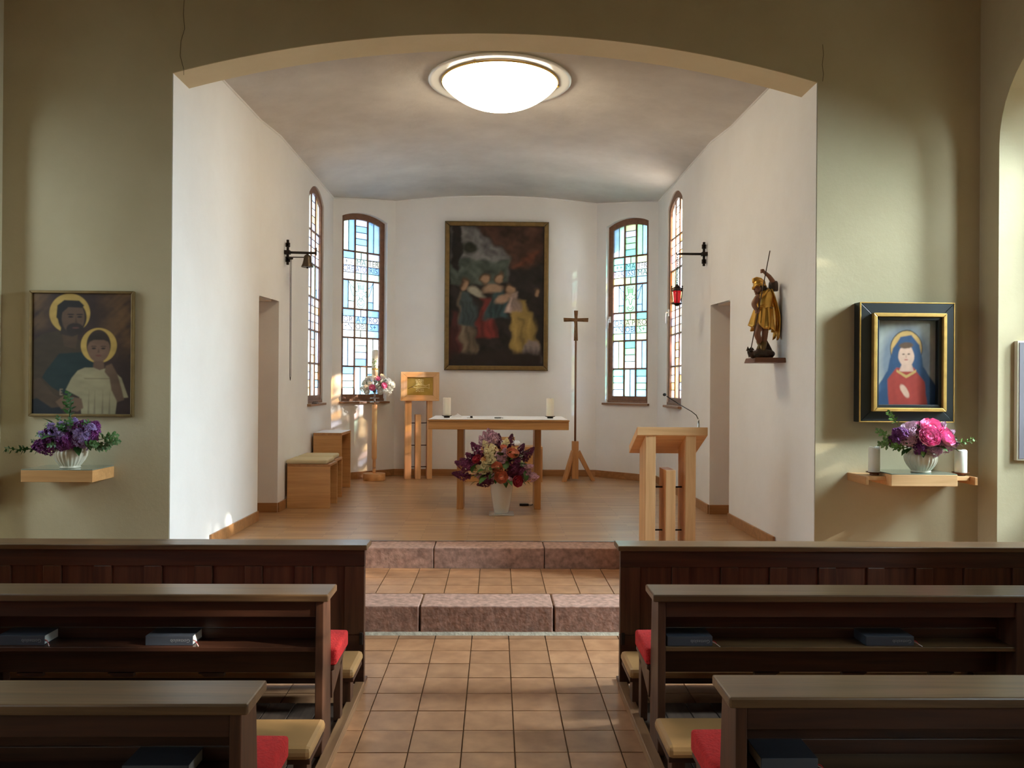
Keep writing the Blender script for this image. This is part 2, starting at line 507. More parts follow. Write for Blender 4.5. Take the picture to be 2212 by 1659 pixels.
# ------------------------------------------------------------------ mesh helpers
class MB:
    def __init__(s):
        s.v, s.f, s.sm = [], [], []
    def add(s, verts, faces, smooth=False):
        b = len(s.v)
        s.v.extend([tuple(p) for p in verts])
        for f in faces:
            s.f.append([i + b for i in f])
            s.sm.append(smooth)
        return s
    def box(s, x0, x1, y0, y1, z0, z1):
        x0, x1 = min(x0, x1), max(x0, x1)
        y0, y1 = min(y0, y1), max(y0, y1)
        z0, z1 = min(z0, z1), max(z0, z1)
        v = [(x0, y0, z0), (x1, y0, z0), (x1, y1, z0), (x0, y1, z0), (x0, y0, z1), (x1, y0, z1), (x1, y1, z1), (x0, y1, z1)]
        return s.add(v, [(0, 3, 2, 1), (4, 5, 6, 7), (0, 1, 5, 4), (1, 2, 6, 5), (2, 3, 7, 6), (3, 0, 4, 7)])
    def prism(s, poly, axis, a, b):
        """extrude a 2D polygon along an axis"""
        def p(q, t):
            if axis == 'X': return (t, q[0], q[1])
            if axis == 'Y': return (q[0], t, q[1])
            return (q[0], q[1], t)
        n = len(poly)
        v = [p(q, a) for q in poly] + [p(q, b) for q in poly]
        f = [list(range(n))[::-1], list(range(n, 2 * n))]
        f += [(i, (i + 1) % n, n + (i + 1) % n, n + i) for i in range(n)]
        return s.add(v, f)
    def tube(s, pts, r, n=8, cap=True, smooth=True):
        pts = [Vector(p) for p in pts]
        rs = r if isinstance(r, (list, tuple)) else [r] * len(pts)
        t0 = (pts[1] - pts[0]).normalized()
        up = Vector((0, 0, 1)) if abs(t0.z) < 0.9 else Vector((1, 0, 0))
        a = t0.cross(up).normalized()
        vs = []
        for i, p in enumerate(pts):
            t = (pts[min(i + 1, len(pts) - 1)] - pts[max(i - 1, 0)]).normalized()
            a = (a - t * a.dot(t)).normalized()
            b = t.cross(a)
            for k in range(n):
                th = 2 * PI * k / n
                vs.append(p + (a * math.cos(th) + b * math.sin(th)) * rs[i])
        fs = []
        for i in range(len(pts) - 1):
            for k in range(n):
                k2 = (k + 1) % n
                fs.append((i * n + k, i * n + k2, (i + 1) * n + k2, (i + 1) * n + k))
        s.add(vs, fs, smooth)
        if cap:
            b = len(s.v) - len(vs)
            s.f.append([b + k for k in range(n)][::-1]); s.sm.append(False)
            e = b + (len(pts) - 1) * n
            s.f.append([e + k for k in range(n)]); s.sm.append(False)
        return s
    def lathe(s, prof, n=32, c=(0, 0, 0), flute=0, famp=0.0, frange=None, smooth=True):
        vs, fs = [], []
        for (r, z) in prof:
            for k in range(n):
                th = 2 * PI * k / n
                rr = r
                if flute and (frange is None or frange[0] <= z <= frange[1]):
                    rr = r * (1 + famp * (abs(math.cos(flute * th / 2)) - 0.6))
                vs.append((c[0] + rr * math.cos(th), c[1] + rr * math.sin(th), c[2] + z))
        for i in range(len(prof) - 1):
            for k in range(n):
                k2 = (k + 1) % n
                fs.append((i * n + k, i * n + k2, (i + 1) * n + k2, (i + 1) * n + k))
        s.add(vs, fs, smooth)
        b = len(s.v) - len(vs)
        if prof[0][0] > 1e-6:
            s.f.append([b + k for k in range(n)][::-1]); s.sm.append(False)
        if prof[-1][0] > 1e-6:
            e = b + (len(prof) - 1) * n
            s.f.append([e + k for k in range(n)]); s.sm.append(False)
        return s
    def blob(s, c, r, nu=10, nv=7, rz=None):
        rx, ry, rzz = (r, r, r) if not isinstance(r, (tuple, list)) else r
        vs, fs = [], []
        for j in range(nv + 1):
            ph = PI * j / nv
            for k in range(nu):
                th = 2 * PI * k / nu
                vs.append((c[0] + rx * math.sin(ph) * math.cos(th), c[1] + ry * math.sin(ph) * math.sin(th), c[2] - rzz * math.cos(ph)))
        for j in range(nv):
            for k in range(nu):
                k2 = (k + 1) % nu
                fs.append((j * nu + k, j * nu + k2, (j + 1) * nu + k2, (j + 1) * nu + k))
        return s.add(vs, fs, True)
    def mesh(s, name):
        me = bpy.data.meshes.new(name)
        me.from_pydata(s.v, [], s.f)
        me.polygons.foreach_set('use_smooth', s.sm)
        me.update()
        return me
    def build(s, name, m, parent=None, bevel=0.0, seg=2):
        o = bpy.data.objects.new(name, s.mesh(name))
        link(o, m, parent)
        if bevel:
            md = o.modifiers.new('bevel', 'BEVEL')
            md.width = bevel
            md.segments = seg
            md.limit_method = 'ANGLE'
        return o

def link(o, m=None, parent=None):
    if m is not None and o.data is not None and not o.data.materials:
        o.data.materials.append(m if not isinstance(m, str) else M[m])
    C.objects.link(o)
    if parent is not None:
        o.parent = parent
        o.matrix_parent_inverse = parent.matrix_basis.inverted()
    return o

def tag(o, label=None, cat=None, group=None, kind=None):
    if label: o['label'] = label
    if cat: o['category'] = cat
    if group: o['group'] = group
    if kind: o['kind'] = kind
    return o

def thing(name, label, cat, loc=(0, 0, 0), group=None):
    o = bpy.data.objects.new(name, None)
    o.empty_display_size = 0.05
    o.location = loc
    C.objects.link(o)
    return tag(o, label, cat, group)

def boxo(name, m, b, parent=None, bevel=0.003):
    return MB().box(*b).build(name, M[m], parent, bevel)

def inst(src_mesh, name, parent, loc, rot=(0, 0, 0), sc=1.0):
    """a child object sharing mesh data; loc is in the parent's own frame"""
    o = bpy.data.objects.new(name, src_mesh)
    C.objects.link(o)
    o.parent = parent
    o.location = loc
    o.rotation_euler = rot
    o.scale = (sc, sc, sc) if not isinstance(sc, (tuple, list)) else sc
    return o

def struct(o):
    o['kind'] = 'structure'
    return o

def text_mesh(body, size, extrude=0.0008, offset=0.0, align='CENTER', spacing=1.0):
    cu = bpy.data.curves.new('lettering', 'FONT')
    cu.body = body
    cu.size = size
    cu.extrude = extrude
    cu.offset = offset
    cu.resolution_u = 3
    cu.space_character = spacing
    cu.align_x = align
    cu.align_y = 'CENTER'
    o = bpy.data.objects.new('lettering_tmp', cu)
    C.objects.link(o)
    dg = bpy.context.evaluated_depsgraph_get()
    me = bpy.data.meshes.new_from_object(o.evaluated_get(dg))
    bpy.data.objects.remove(o)
    bpy.data.curves.remove(cu)
    return me

def arc(u, w, v1, rise):
    """height of a segmental arch at distance u from its middle"""
    if rise <= 0:
        return v1
    R = (w * w / 4 + rise * rise) / (2 * rise)
    return v1 + math.sqrt(max(R * R - u * u, 0)) - (R - rise)

def wall(name, p0, p1, z0, z1, ops, thick, m, seg=20):
    """upright wall from p0 to p1 (room on its left side), openings (u0,u1,v0,spring,rise)"""
    p0, p1 = Vector((p0[0], p0[1], 0)), Vector((p1[0], p1[1], 0))
    L = (p1 - p0).length
    d = (p1 - p0) / L
    out = Vector((d.y, -d.x, 0)) * thick
    mb = MB()
    ops = sorted(ops)
    def P(u, v, k):
        q = p0 + d * u + (out if k else Vector())
        return (q.x, q.y, v)
    def quad(u0, u1, a0, a1, b0, b1):
        for k in (0, 1):
            v = [P(u0, a0, k), P(u1, a1, k), P(u1, b1, k), P(u0, b0, k)]
            mb.add(v, [(3, 2, 1, 0)] if k == 0 else [(0, 1, 2, 3)])
    cur = 0.0
    for (u0, u1, v0, v1, rise) in ops:
        if u0 > cur: quad(cur, u0, z0, z0, z1, z1)
        n = seg if rise > 0 else 1
        w, c = u1 - u0, (u0 + u1) / 2
        us = [c - w / 2 * math.cos(PI * i / n) for i in range(n + 1)] if n > 1 else [u0, u1]
        for a, b in zip(us, us[1:]):
            ta, tb = arc(a - c, w, v1, rise), arc(b - c, w, v1, rise)
            if v0 > z0: quad(a, b, z0, z0, v0, v0)
            if v0 > z0: mb.add([P(a, v0, 0), P(b, v0, 0), P(b, v0, 1), P(a, v0, 1)], [(0, 1, 2, 3)])
            quad(a, b, ta, tb, z1, z1)
            mb.add([P(a, ta, 0), P(b, tb, 0), P(b, tb, 1), P(a, ta, 1)], [(3, 2, 1, 0)], rise > 0)
        te0, te1 = arc(-w / 2, w, v1, rise), arc(w / 2, w, v1, rise)
        mb.add([P(u0, v0, 0), P(u0, te0, 0), P(u0, te0, 1), P(u0, v0, 1)], [(0, 1, 2, 3)])
        mb.add([P(u1, v0, 0), P(u1, te1, 0), P(u1, te1, 1), P(u1, v0, 1)], [(3, 2, 1, 0)])
        cur = u1
    if cur < L: quad(cur, L, z0, z0, z1, z1)
    for u in (0, L):
        mb.add([P(u, z0, 0), P(u, z1, 0), P(u, z1, 1), P(u, z0, 1)], [(0, 1, 2, 3)])
    mb.add([P(0, z1, 0), P(L, z1, 0), P(L, z1, 1), P(0, z1, 1)], [(0, 1, 2, 3)])
    return struct(mb.build(name, M[m]))

# ------------------------------------------------------------------ the room
Z1, Z2 = 0.187, 0.350
YF, YA = 5.90, 6.20
XN = 3.46
NZ = 5.7
YB = -5.2
# nave shell
wall('wall_front', (XN + .7, YF), (-XN - .7, YF), 0, NZ, [(XN + .7 - 2.285, XN + .7 + 2.285, 0.0, 3.83, 0.315)], 0.30, 'nave', 40)
wall('wall_right', (XN, YB), (XN, YF), 0, NZ, [(a - YB, b - YB, 0.0, 3.33, 0.61) for a, b in NICHES[::-1]], 0.58, 'nave')
wall('wall_left', (-XN, YF), (-XN, YB), 0, NZ, [(YF - b, YF - a, 0.0, 3.33, 0.61) for a, b in NICHES], 0.58, 'nave')
wall('wall_back', (-XN - .6, YB), (XN + .6, YB), 0, NZ, [], 0.3, 'nave')
struct(MB().box(-XN - .7, XN + .7, YB - .3, YF + .3, NZ, NZ + .2).build('ceiling', M['pew']))
# outer skin of the niches with the nave windows
for s, nm in ((1, 'right'), (-1, 'left')):
    xo = s * (XN + 0.58)
    ops = [(a + .18, b - .18, 1.12, 3.2, 0.43) for a, b in NICHES]
    if s > 0:
        wall('wall_outer_right', (xo, YB), (xo, YF), 0, NZ, [(a - YB, b - YB, c, d, e) for a, b, c, d, e in ops[::-1]], 0.12, 'nave')
    else:
        wall('wall_outer_left', (xo, YF), (xo, YB), 0, NZ, [(YF - b, YF - a, c, d, e) for a, b, c, d, e in ops], 0.12, 'nave')
n_win = 5
for s in (1, -1):
    for (a, b) in NICHES:
        y0, y1 = a + .18, b - .18
        w = thing('window_%d' % n_win, None, None, (s * (XN + .6), (y0 + y1) / 2, 1.12)); struct(w)
        n_win += 1
        xa, xb = s * (XN + .60), s * (XN + .66)
        fr = MB()
        fr.box(xa, xb, y0, y0 + .05, 1.12, 3.3); fr.box(xa, xb, y1 - .05, y1, 1.12, 3.3); fr.box(xa, xb, y0, y1, 1.12, 1.18)
        yc = (y0 + y1) / 2
        fr.tube([((xa + xb) / 2, yc - (y1 - y0 - .04) / 2 * math.cos(t), 3.2 + .41 * math.sin(t)) for t in np.linspace(0, PI, 14)], .03, 6)
        fr.build('window_frame', M['sash'], w)
        for q in range(1, 4):
            zz = 1.15 + q * .55
            MB().box(xa + s * .02, xb - s * .02, y0, y1, zz - .012, zz + .012).build('glazing_bar', M['sash'], w)
        MB().box(s * (XN + .625), s * (XN + .631), y0 + .01, y1 - .01, 1.14, 3.62).build('pane', M['clear'], w)

# cracks in the front wall plaster
def crack(pts, r=0.0016):
    o = MB().tube([at(x, y, YF - .0005) for x, y in pts], r, 4).build('crack', M['crack'], bpy.data.objects['wall_front'])
crack([(398, 0), (396, 30), (399, 62), (391, 88), (389, 120), (397, 150), (397, 162)])
crack([(1777, 96), (1779, 118), (1776, 140), (1779, 160), (1777, 176)])

# chancel
XC0, XC1 = 2.280, 2.20
wall('wall_chancel_left', (-XC1, 11.27), (-XC1, 8.50), 0, 4.75, [(11.27 - 10.66, 11.27 - 9.83, 1.42, 3.91, 0.15)], 0.36, 'chancel')
wall('wall_chancel_right', (XC1, 8.50), (XC1, 11.27), 0, 4.75, [(9.83 - 8.5, 10.66 - 8.5, 1.42, 3.91, 0.15)], 0.36, 'chancel')
for s, nm in ((1, 'right'), (-1, 'left')):
    def seq(p, q):
        return (p, q) if s > 0 else (q, p)
    wall('wall_passage_' + nm, *seq((s * XC0, YA), (s * 2.25, 7.96)), 0, 4.75, [], 0.55, 'chancel')
    wall('wall_lintel_' + nm, *seq((s * 2.25, 7.96), (s * XC1, 8.50)), 2.49, 4.75, [], 0.55, 'chancel')
    # the far jamb of the doorway faces the nave
    o = MB().box(s * (XC1 + .001), s * (XC1 + .64), 8.497, 8.80, 0, 4.70).build('wall_jamb_' + nm, M['chancel']); struct(o)
    o = MB().box(s * 2.275, s * 2.85, 7.965, 8.49, 2.487, 2.55).build('trim_5', M['chancel']); struct(o)
    d = MB().box(s * (XC0 + .30), s * (XC0 + .34), 7.96, 8.497, Z2, 2.487).build('door_%d' % (1 if s < 0 else 2), M['oak_z'], None, .003); struct(d)
    MB().box(s * (XC0 + .27), s * (XC0 + .30), 8.02, 8.12, 1.38, 1.40).build('door_handle', M['steel'], d, .003)
AX, AY0, AY1 = 1.45, 11.27, 12.0
La = math.hypot(XC1 - AX, AY1 - AY0)
wall('wall_apse_left', (-AX, AY1), (-XC1, AY0), 0, 4.75, [(La - .905, La - .145, 1.42, 3.95, 0.085)], 0.36, 'chancel')
wall('wall_apse_right', (XC1, AY0), (AX, AY1), 0, 4.75, [(.16, .88, 1.42, 3.93, 0.085)], 0.36, 'chancel')
wall('wall_apse_back', (AX, AY1), (-AX, AY1), 0, 4.75, [], 0.36, 'chancel')
# segmental vault
vb = MB()
nx = 28
xs = [-2.75 + 5.5 * i / nx for i in range(nx + 1)]
zc = lambda x: 4.385 - 0.215 * (x / 2.2) ** 2
vv = [(x, y, zc(x)) for y in (YA, 12.35) for x in xs] + [(x, y, 4.95) for y in (YA, 12.35) for x in xs]
n1 = nx + 1
fs = []
for i in range(nx):
    fs += [(i, n1 + i, n1 + i + 1, i + 1), (2 * n1 + i, 2 * n1 + i + 1, 3 * n1 + i + 1, 3 * n1 + i), (i, i + 1, 2 * n1 + i + 1, 2 * n1 + i), (n1 + i, 3 * n1 + i, 3 * n1 + i + 1, n1 + i + 1)]
vb.add(vv, fs, False)
vo = vb.build('ceiling_chancel', M['vault']); struct(vo)
for i, p in enumerate(vo.data.polygons):
    p.use_smooth = (i % 4 == 0)
# cornice bead where the vault meets the walls
for pts in ([(-XC0, YA, 0), (-2.25, 7.96, 0), (-XC1, 8.5, 0), (-XC1, AY0, 0), (-AX, AY1, 0), (-.7, AY1, 0), (0, AY1, 0), (.7, AY1, 0), (AX, AY1, 0), (XC1, AY0, 0), (XC1, 8.5, 0), (2.25, 7.96, 0), (XC0, YA, 0)],):
    o = MB().tube([(p[0], p[1], zc(p[0])) for p in pts], .012, 8).build('trim_1', M['chancel']); struct(o)
# arch soffit paint
so = MB()
us = np.linspace(-2.285, 2.285, 40)
for a, b in zip(us, us[1:]):
    za, zb = arc(a, 4.57, 3.83, .315) - .002, arc(b, 4.57, 3.83, .315) - .002
    so.add([(a, YF - .001, za), (b, YF - .001, zb), (b, YA + .002, zb), (a, YA + .002, za), (a, YF - .001, za + .006), (b, YF - .001, zb + .006), (b, YA + .002, zb + .006), (a, YA + .002, za + .006)],
           [(0, 3, 2, 1), (4, 5, 6, 7), (0, 1, 5, 4), (2, 3, 7, 6)], False)
struct(so.build('trim_2', M['arch']))
# white reveals of the chancel opening (same paint as the chancel)
for s in (1, -1):
    o = MB().box(s * 2.2795, s * 2.2848, YF + .003, YA + .01, Z1, 3.83).build('trim_3', M['chancel']); struct(o)

# floors
fl = MB().box(-XN - .7, XN + .7, YB, YA, -0.3, -0.012).build('floor', M['grout']); struct(fl)
TS = 0.24
JG = 0.0065
x_off = at(1098.5, 1370, 5.53).x
tile_me = MB().box(-(TS - JG) / 2, (TS - JG) / 2, -(TS - JG) / 2, (TS - JG) / 2, -0.012, 0.0).mesh('tile')
tile_me.materials.append(M['tile'])
rows = []
yy = 5.192
rest = MB()
for k in range(-1, 48):
    y1 = 5.192 - TS * (k - 1)
    y0 = y1 - TS
    if y0 > 5.52: continue
    for c in range(-15, 15):
        xc = x_off + (c + .5) * TS
        if abs(xc) > XN: continue
        yc = (y0 + y1) / 2
        seen = (abs(xc) < 0.95 and 2.8 < yc) or (abs(xc) < 2.3 and 4.15 < yc < 4.8)
        if y1 > 5.53:
            rest.box(xc - (TS - JG) / 2, xc + (TS - JG) / 2, y0 + JG / 2, 5.525, -0.012, 0)
        elif seen:
            dz = random.uniform(-.0008, .0008)
            inst(tile_me, 'tile', fl, (xc, yc, dz), (random.uniform(-.003, .003), random.uniform(-.003, .003), 0))
        else:
            rest.box(xc - (TS - JG) / 2, xc + (TS - JG) / 2, y0 + JG / 2, y1 - JG / 2, -0.012, 0)
r = rest.build('tile_field', M['tile'], fl); r['kind'] = 'stuff'
# lower step: platform with tiles and red sandstone edge
pf = MB().box(-XN - .1, XN + .1, 5.60, 6.75, -0.05, Z1 - .012).build('floor_platform', M['grout']); struct(pf)
SB = [-3.45, -2.27, -1.38, -0.49, 0.40, 1.29, 2.27, 3.45]
def stone(x0, x1, y0, y1, z0, z1, parent, sd):
    rr = random.Random(sd)
    bm = bmesh.new()
    bmesh.ops.create_cube(bm, size=1.0)
    bmesh.ops.subdivide_edges(bm, edges=[e for e in bm.edges if abs(e.verts[0].co.x - e.verts[1].co.x) > .5], cuts=14)
    for v in bm.verts:
        j = rr.uniform(-.0012, .0012)
        v.co = Vector((x0 + (v.co.x + .5) * (x1 - x0), y0 + (v.co.y + .5) * (y1 - y0) + (j if v.co.y < 0 else 0), z0 + (v.co.z + .5) * (z1 - z0) + (rr.uniform(-.002, .001) if v.co.z > 0 else 0)))
    me = bpy.data.meshes.new('step_stone')
    bm.to_mesh(me); bm.free()
    o = bpy.data.objects.new('step_stone', me)
    link(o, 'sandstone', parent)
    md = o.modifiers.new('bevel', 'BEVEL'); md.width = .007; md.segments = 2; md.limit_method = 'ANGLE'; md.angle_limit = math.radians(50)
for i, (a, b) in enumerate(zip(SB, SB[1:])):
    stone(a + .006, b - .006, 5.53, 5.865, 0.0, Z1, pf, i)
MB().prism([(5.505, 0), (5.535, 0), (5.535, .02)], 'X', -XN, XN).build('mortar_joint', M['mortar'], pf)
for k in range(4):
    y0 = 5.872 + k * TS
    y1 = min(y0 + TS - JG, 6.675)
    for c in range(-10, 10):
        xc = x_off + (c + .5) * TS + .03
        if abs(xc) > 2.2: continue
        o = inst(tile_me, 'tile', pf, (xc, (y0 + y1) / 2, Z1), (0, 0, 0), (1, (y1 - y0) / (TS - JG), 1))
# chancel floor
cf = MB().prism([(-2.95, 6.96), (2.95, 6.96), (2.95, 8.7), (2.3, 8.7), (2.3, 11.3), (1.5, 12.1), (-1.5, 12.1), (-2.3, 11.3), (-2.3, 8.7), (-2.95, 8.7)], 'Z', -.05, Z2).build('floor_chancel', M['parquet']); struct(cf)
S2 = [-2.275, -1.38, -0.484, 0.404, 1.29, 2.275]
for i, (a, b) in enumerate(zip(S2, S2[1:])):
    stone(a + .003, b - .003, 6.68, 6.95, Z1 - .02, Z2 - .001, cf, 20 + i)
MB().box(-2.27, 2.27, 6.945, 6.972, Z2 - .003, Z2 + .004).build('edge_strip', M['steel'], cf, .001)
# baseboards
def baseboard(name, pts, h=.095, t=.018, z=Z2):
    """pts run with the room on the left; one mitred board per stretch"""
    pts = [Vector(p) for p in pts]
    mb = MB()
    for a, b in zip(pts, pts[1:]):
        d = (b - a).normalized(); n = Vector((-d.y, d.x)) * t
        q = [a, b, b + n, a + n]
        mb.add([(p.x, p.y, z) for p in q] + [(p.x, p.y, z + h) for p in q], [(0, 1, 2, 3), (7, 6, 5, 4), (0, 4, 5, 1), (1, 5, 6, 2), (2, 6, 7, 3), (3, 7, 4, 0)])
    return struct(mb.build(name, M['skirting'], None, .003))
baseboard('baseboard_right', [(XC0 - .012, 6.69), (2.251, 7.95)])
baseboard('baseboard_left', [(-2.251, 7.95), (-XC0 + .012, 6.69)])
baseboard('baseboard_apse', [(XC1 + .24, 8.50), (XC1, 8.50), (XC1, AY0), (AX, AY1), (-AX, AY1), (-XC1, AY0), (-XC1, 8.50), (-XC1 - .24, 8.50)])
# socket on the right reveal wall
sp = at(1604, 1033, 2.28 * 1800 / 536)
so_ = thing('wall_socket', 'small cream wall socket low on the wall beside the lectern', 'socket', (XC0 - .003, sp.y, sp.z))
boxo('cover_plate', 'socket', (XC0 - .008, XC0 - .0, sp.y - .04, sp.y + .04, sp.z - .042, sp.z + .042), so_, .003)
boxo('socket_well', 'greyboard', (XC0 - .0095, XC0 - .007, sp.y - .02, sp.y + .02, sp.z - .018, sp.z + .022), so_, .001)

# ------------------------------------------------------------------ stained windows
COL = {
 'w': (252, 252, 252), 'lb': (165, 210, 246), 'b': (120, 170, 230), 'db': (96, 140, 214), 'mi': (196, 240, 222), 'gr': (168, 232, 172),
 'aq': (134, 216, 214), 'ye': (206, 218, 166), 'cr': (218, 216, 196), 'la': (206, 214, 246), 'pe': (252, 226, 200), 'or': (244, 184, 116), 'pk': (248, 214, 214), 'am': (240, 205, 150),
}
GL = {k: stained('glass_' + k, S(*v), 0.22, 0.20) for k, v in COL.items()}
GLL = {k: stained('pale_glass_' + k, S(*[int(c * .82 + 255 * .18) for c in v]), 0.22, 0.24) for k, v in COL.items()}
GLS = {k: stained('side_glass_' + k, S(*[int(c * .9 + 25) for c in v]), 0.25, 0.34) for k, v in COL.items()}
def cell_layout(r, c, pal):
    """list of (x0,x1,y0,y1,colour) in a unit cell, y up"""
    p = lambda: pal[rngw.randrange(len(pal))]
    if r == 0:
        if c == 1: return [(0, 1, i / 5, (i + 1) / 5, p()) for i in range(5)]
        return [(0, .5, 0, 1, p()), (.5, 1, 0, 1, p())]
    if r in (1, 3):
        if c == 1: return [(0, .5, .76, 1, p()), (.5, 1, .76, 1, p()), (0, 1, .51, .76, p()), (0, 1, .25, .51, p()), (0, .5, 0, .25, p()), (.5, 1, 0, .25, p())]
        return [(0, 1, .76, 1, p()), (0, 1, .51, .76, p()), (0, 1, .25, .51, p()), (0, 1, 0, .25, p())]
    if r == 2:
        if c == 1: return [(0, 1, 0, 1, 'mi' if 'w' in pal[:3] else 'gr')]
        if c == 0: return [(0, .5, 0, 1, p()), (.5, 1, .26, 1, p()), (.5, 1, 0, .26, p())]
        return [(.5, 1, 0, 1, p()), (0, .5, .26, 1, p()), (0, .5, 0, .26, p())]
    if r == 4:
        if c == 1: return [(0, 1, i / 4, (i + 1) / 4, p()) for i in range(4)]
        return [(0, .5, 0, 1, p()), (.5, 1, 0, 1, p())]
    if c == 1: return [(0, .5, 0, 1, p()), (.5, 1, 0, 1, p())]
    return [(0, 1, i / 4, (i + 1) / 4, p()) for i in range(4)]

def church_window(num, p0, p1, z0, spring, rise, pal, seed, words=None, letters=True, handle=-1, recess=.10):
    """window in an opening whose sill corners are p0, p1 (room on the left when walking p0->p1)"""
    global rngw
    rngw = random.Random(seed)
    a, b = Vector((p0[0], p0[1], 0)), Vector((p1[0], p1[1], 0))
    W = (b - a).length
    # local frame: x along the wall as seen from the room left->right, y up, z towards the room
    dx = (a - b).normalized()                        # seen from inside, p1 is on the left
    nz = Vector((dx.y, -dx.x, 0))
    w = thing('window_%d' % num, None, None); struct(w)
    Mx = Matrix.Identity(4)
    o3 = b - nz * recess
    for i in range(3):
        Mx[i][0], Mx[i][1], Mx[i][2], Mx[i][3] = dx[i], (0, 0, 1)[i], nz[i], (o3.x, o3.y, z0)[i]
    w.matrix_world = Mx
    H = spring - z0
    top = lambda x, off=0.0: arc(x - W / 2, W, H, rise) - off
    def part(mb, name, m, bev=0.0):
        o = mb.build(name, m); o.parent = w
        if bev:
            md = o.modifiers.new('bevel', 'BEVEL'); md.width = bev; md.segments = 2; md.limit_method = 'ANGLE'
        return o
    fw = .075
    # sash: two stiles, bottom rail, arched head
    for x in (0, W - fw):
        mb = MB(); mb.prism([(x, .0), (x + fw, .0), (x + fw, top(x + fw if x else fw)), (x, top(x))], 'Z', -.03, .03)
        part(mb, 'sash_stile', M['sash'], .004)
    mb = MB(); mb.box(fw, W - fw, .035, .095, -.03, .03); part(mb, 'sash_rail', M['sash'], .004)
    mb = MB(); mb.box(0, W, 0, .036, -.03, .045); part(mb, 'bottom_bead', M['sash'], .003)
    mb = MB()
    ux = np.linspace(fw, W - fw, 14)
    pol = [(x, top(x)) for x in ux] + [(x, top(x) - .085) for x in ux[::-1]]
    n = len(ux)
    for i in range(n - 1):
        q = [pol[i], pol[i + 1], pol[2 * n - 2 - i], pol[2 * n - 1 - i]]
        mb.prism(q[::-1], 'Z', -.03, .03)
    part(mb, 'sash_head', M['sash'])
    # glazed area
    gx0, gx1, gy0 = fw, W - fw, .095
    bar = .022
    cw = (gx1 - gx0 - 2 * bar) / 3
    gt = H + rise - .085
    tot = gt - gy0
    unit = (tot - 5 * bar) / 6.16
    hs_ = [unit * 1.16] + [unit] * 5
    ys = []
    yt = gt
    for h_ in hs_:
        ys.append((yt - h_, yt)); yt -= h_ + bar
    for q in (1, 2):
        x = gx0 + q * cw + (q - 1) * bar
        mb = MB(); mb.box(x, x + bar, gy0, top(x) - .08, -.012, .016); part(mb, 'mullion', M['sash'], .003)
    for q in range(5):
        mb = MB(); mb.box(gx0, gx1, ys[q][0] - bar, ys[q][0], -.012, .014); part(mb, 'glazing_bar', M['sash'], .003)
    lead = MB()
    g = .0036
    for r_ in range(6):
        for c_ in range(3):
            X0 = gx0 + c_ * (cw + bar); Y0, Y1 = ys[r_]
            for (x0, x1, y0, y1, col) in cell_layout(r_, c_, pal):
                ax, bx = X0 + x0 * cw, X0 + x1 * cw
                ay, by = Y0 + y0 * (Y1 - Y0), Y0 + y1 * (Y1 - Y0)
                mb = MB()
                t0, t1 = by, by
                if r_ == 0 and y1 > .99:
                    t0, t1 = min(top(ax) - .08, by + .02), min(top(bx) - .08, by + .02)
                mb.add([(ax, ay, -.003), (bx, ay, -.003), (bx, t1, -.003), (ax, t0, -.003), (ax, ay, .002), (bx, ay, .002), (bx, t1, .002), (ax, t0, .002)],
                       [(4, 5, 6, 7)])
                part(mb, 'pane', (GLS if not words else GLL if letters else GL)[col])
                if x0 > 0: lead.box(ax - g, ax + g, ay, by, -.006, .006)
                if y0 > 0: lead.box(ax, bx, ay - g, ay + g, -.006, .006)
    part(lead, 'lead_came', M['lead'])
    # lettering in blue glass paint
    if words:
        for r_, lines in ((1, words[0]), (3, words[1])):
            Y0, Y1 = ys[r_]
            for li, trip in enumerate(lines):
                yc = Y0 + (.635 if li == 0 else .38) * (Y1 - Y0)
                for c_, t in enumerate(trip):
                    if not t: continue
                    me = text_mesh(t, .112, .0006, -.0012)
                    me.materials.append(M['ink'] if li or r_ == 3 else M['ink_dark'])
                    xsz = max(v.co.x for v in me.vertices) - min(v.co.x for v in me.vertices)
                    X0 = gx0 + c_ * (cw + bar) + cw / 2
                    o = bpy.data.objects.new('lettering', me); C.objects.link(o); o.parent = w
                    k = min(1.0, (cw - .012) / max(xsz, 1e-3))
                    o.location = (X0, yc, .0045); o.scale = (k, 1, 1)
        # emblem of wings, beaker and bowl
        Y0, Y1 = ys[2]; hh = Y1 - Y0; xm = W / 2
        em = MB()
        def addl(pts):
            em.tube([(xm + p[0] * cw, Y0 + p[1] * hh, .004) for p in pts], .0036, 5)
        addl([(-.3, .93), (.3, .93), (.2, .64), (-.2, .64), (-.3, .93)])
        for sg in (1, -1):
            addl([(sg * .2, .64), (sg * .38, .6), (sg * .5, .66)])
            addl([(sg * .5, .44), (sg * .3, .5), (sg * .16, .46), (sg * .08, .3), (0, .26)])
            addl([(sg * .55, .44), (sg * .72, .47), (sg * .9, .7), (sg * 1.08, .97), (sg * .85, .82), (sg * .6, .74), (sg * .52, .7)])
            addl([(sg * .06, .56), (sg * .14, .54)])
            for zz in (.52, .57, .62):
                addl([(sg * .52, zz), (sg * .4, zz - .01)])
        addl([(.32 * math.cos(t), .2 + .17 * math.sin(t)) for t in (np.linspace(0, 2 * PI, 24) if letters else np.linspace(PI, 2 * PI, 14))])
        addl([(.22 * math.cos(t), .22 + .1 * math.sin(t)) for t in np.linspace(PI, 2 * PI, 10)])
        for xx in (-.16, -.08, 0, .08, .16):
            addl([(xx * 1.2, .88), (xx, .7)])
        part(em, 'emblem', M['ink_dark'])
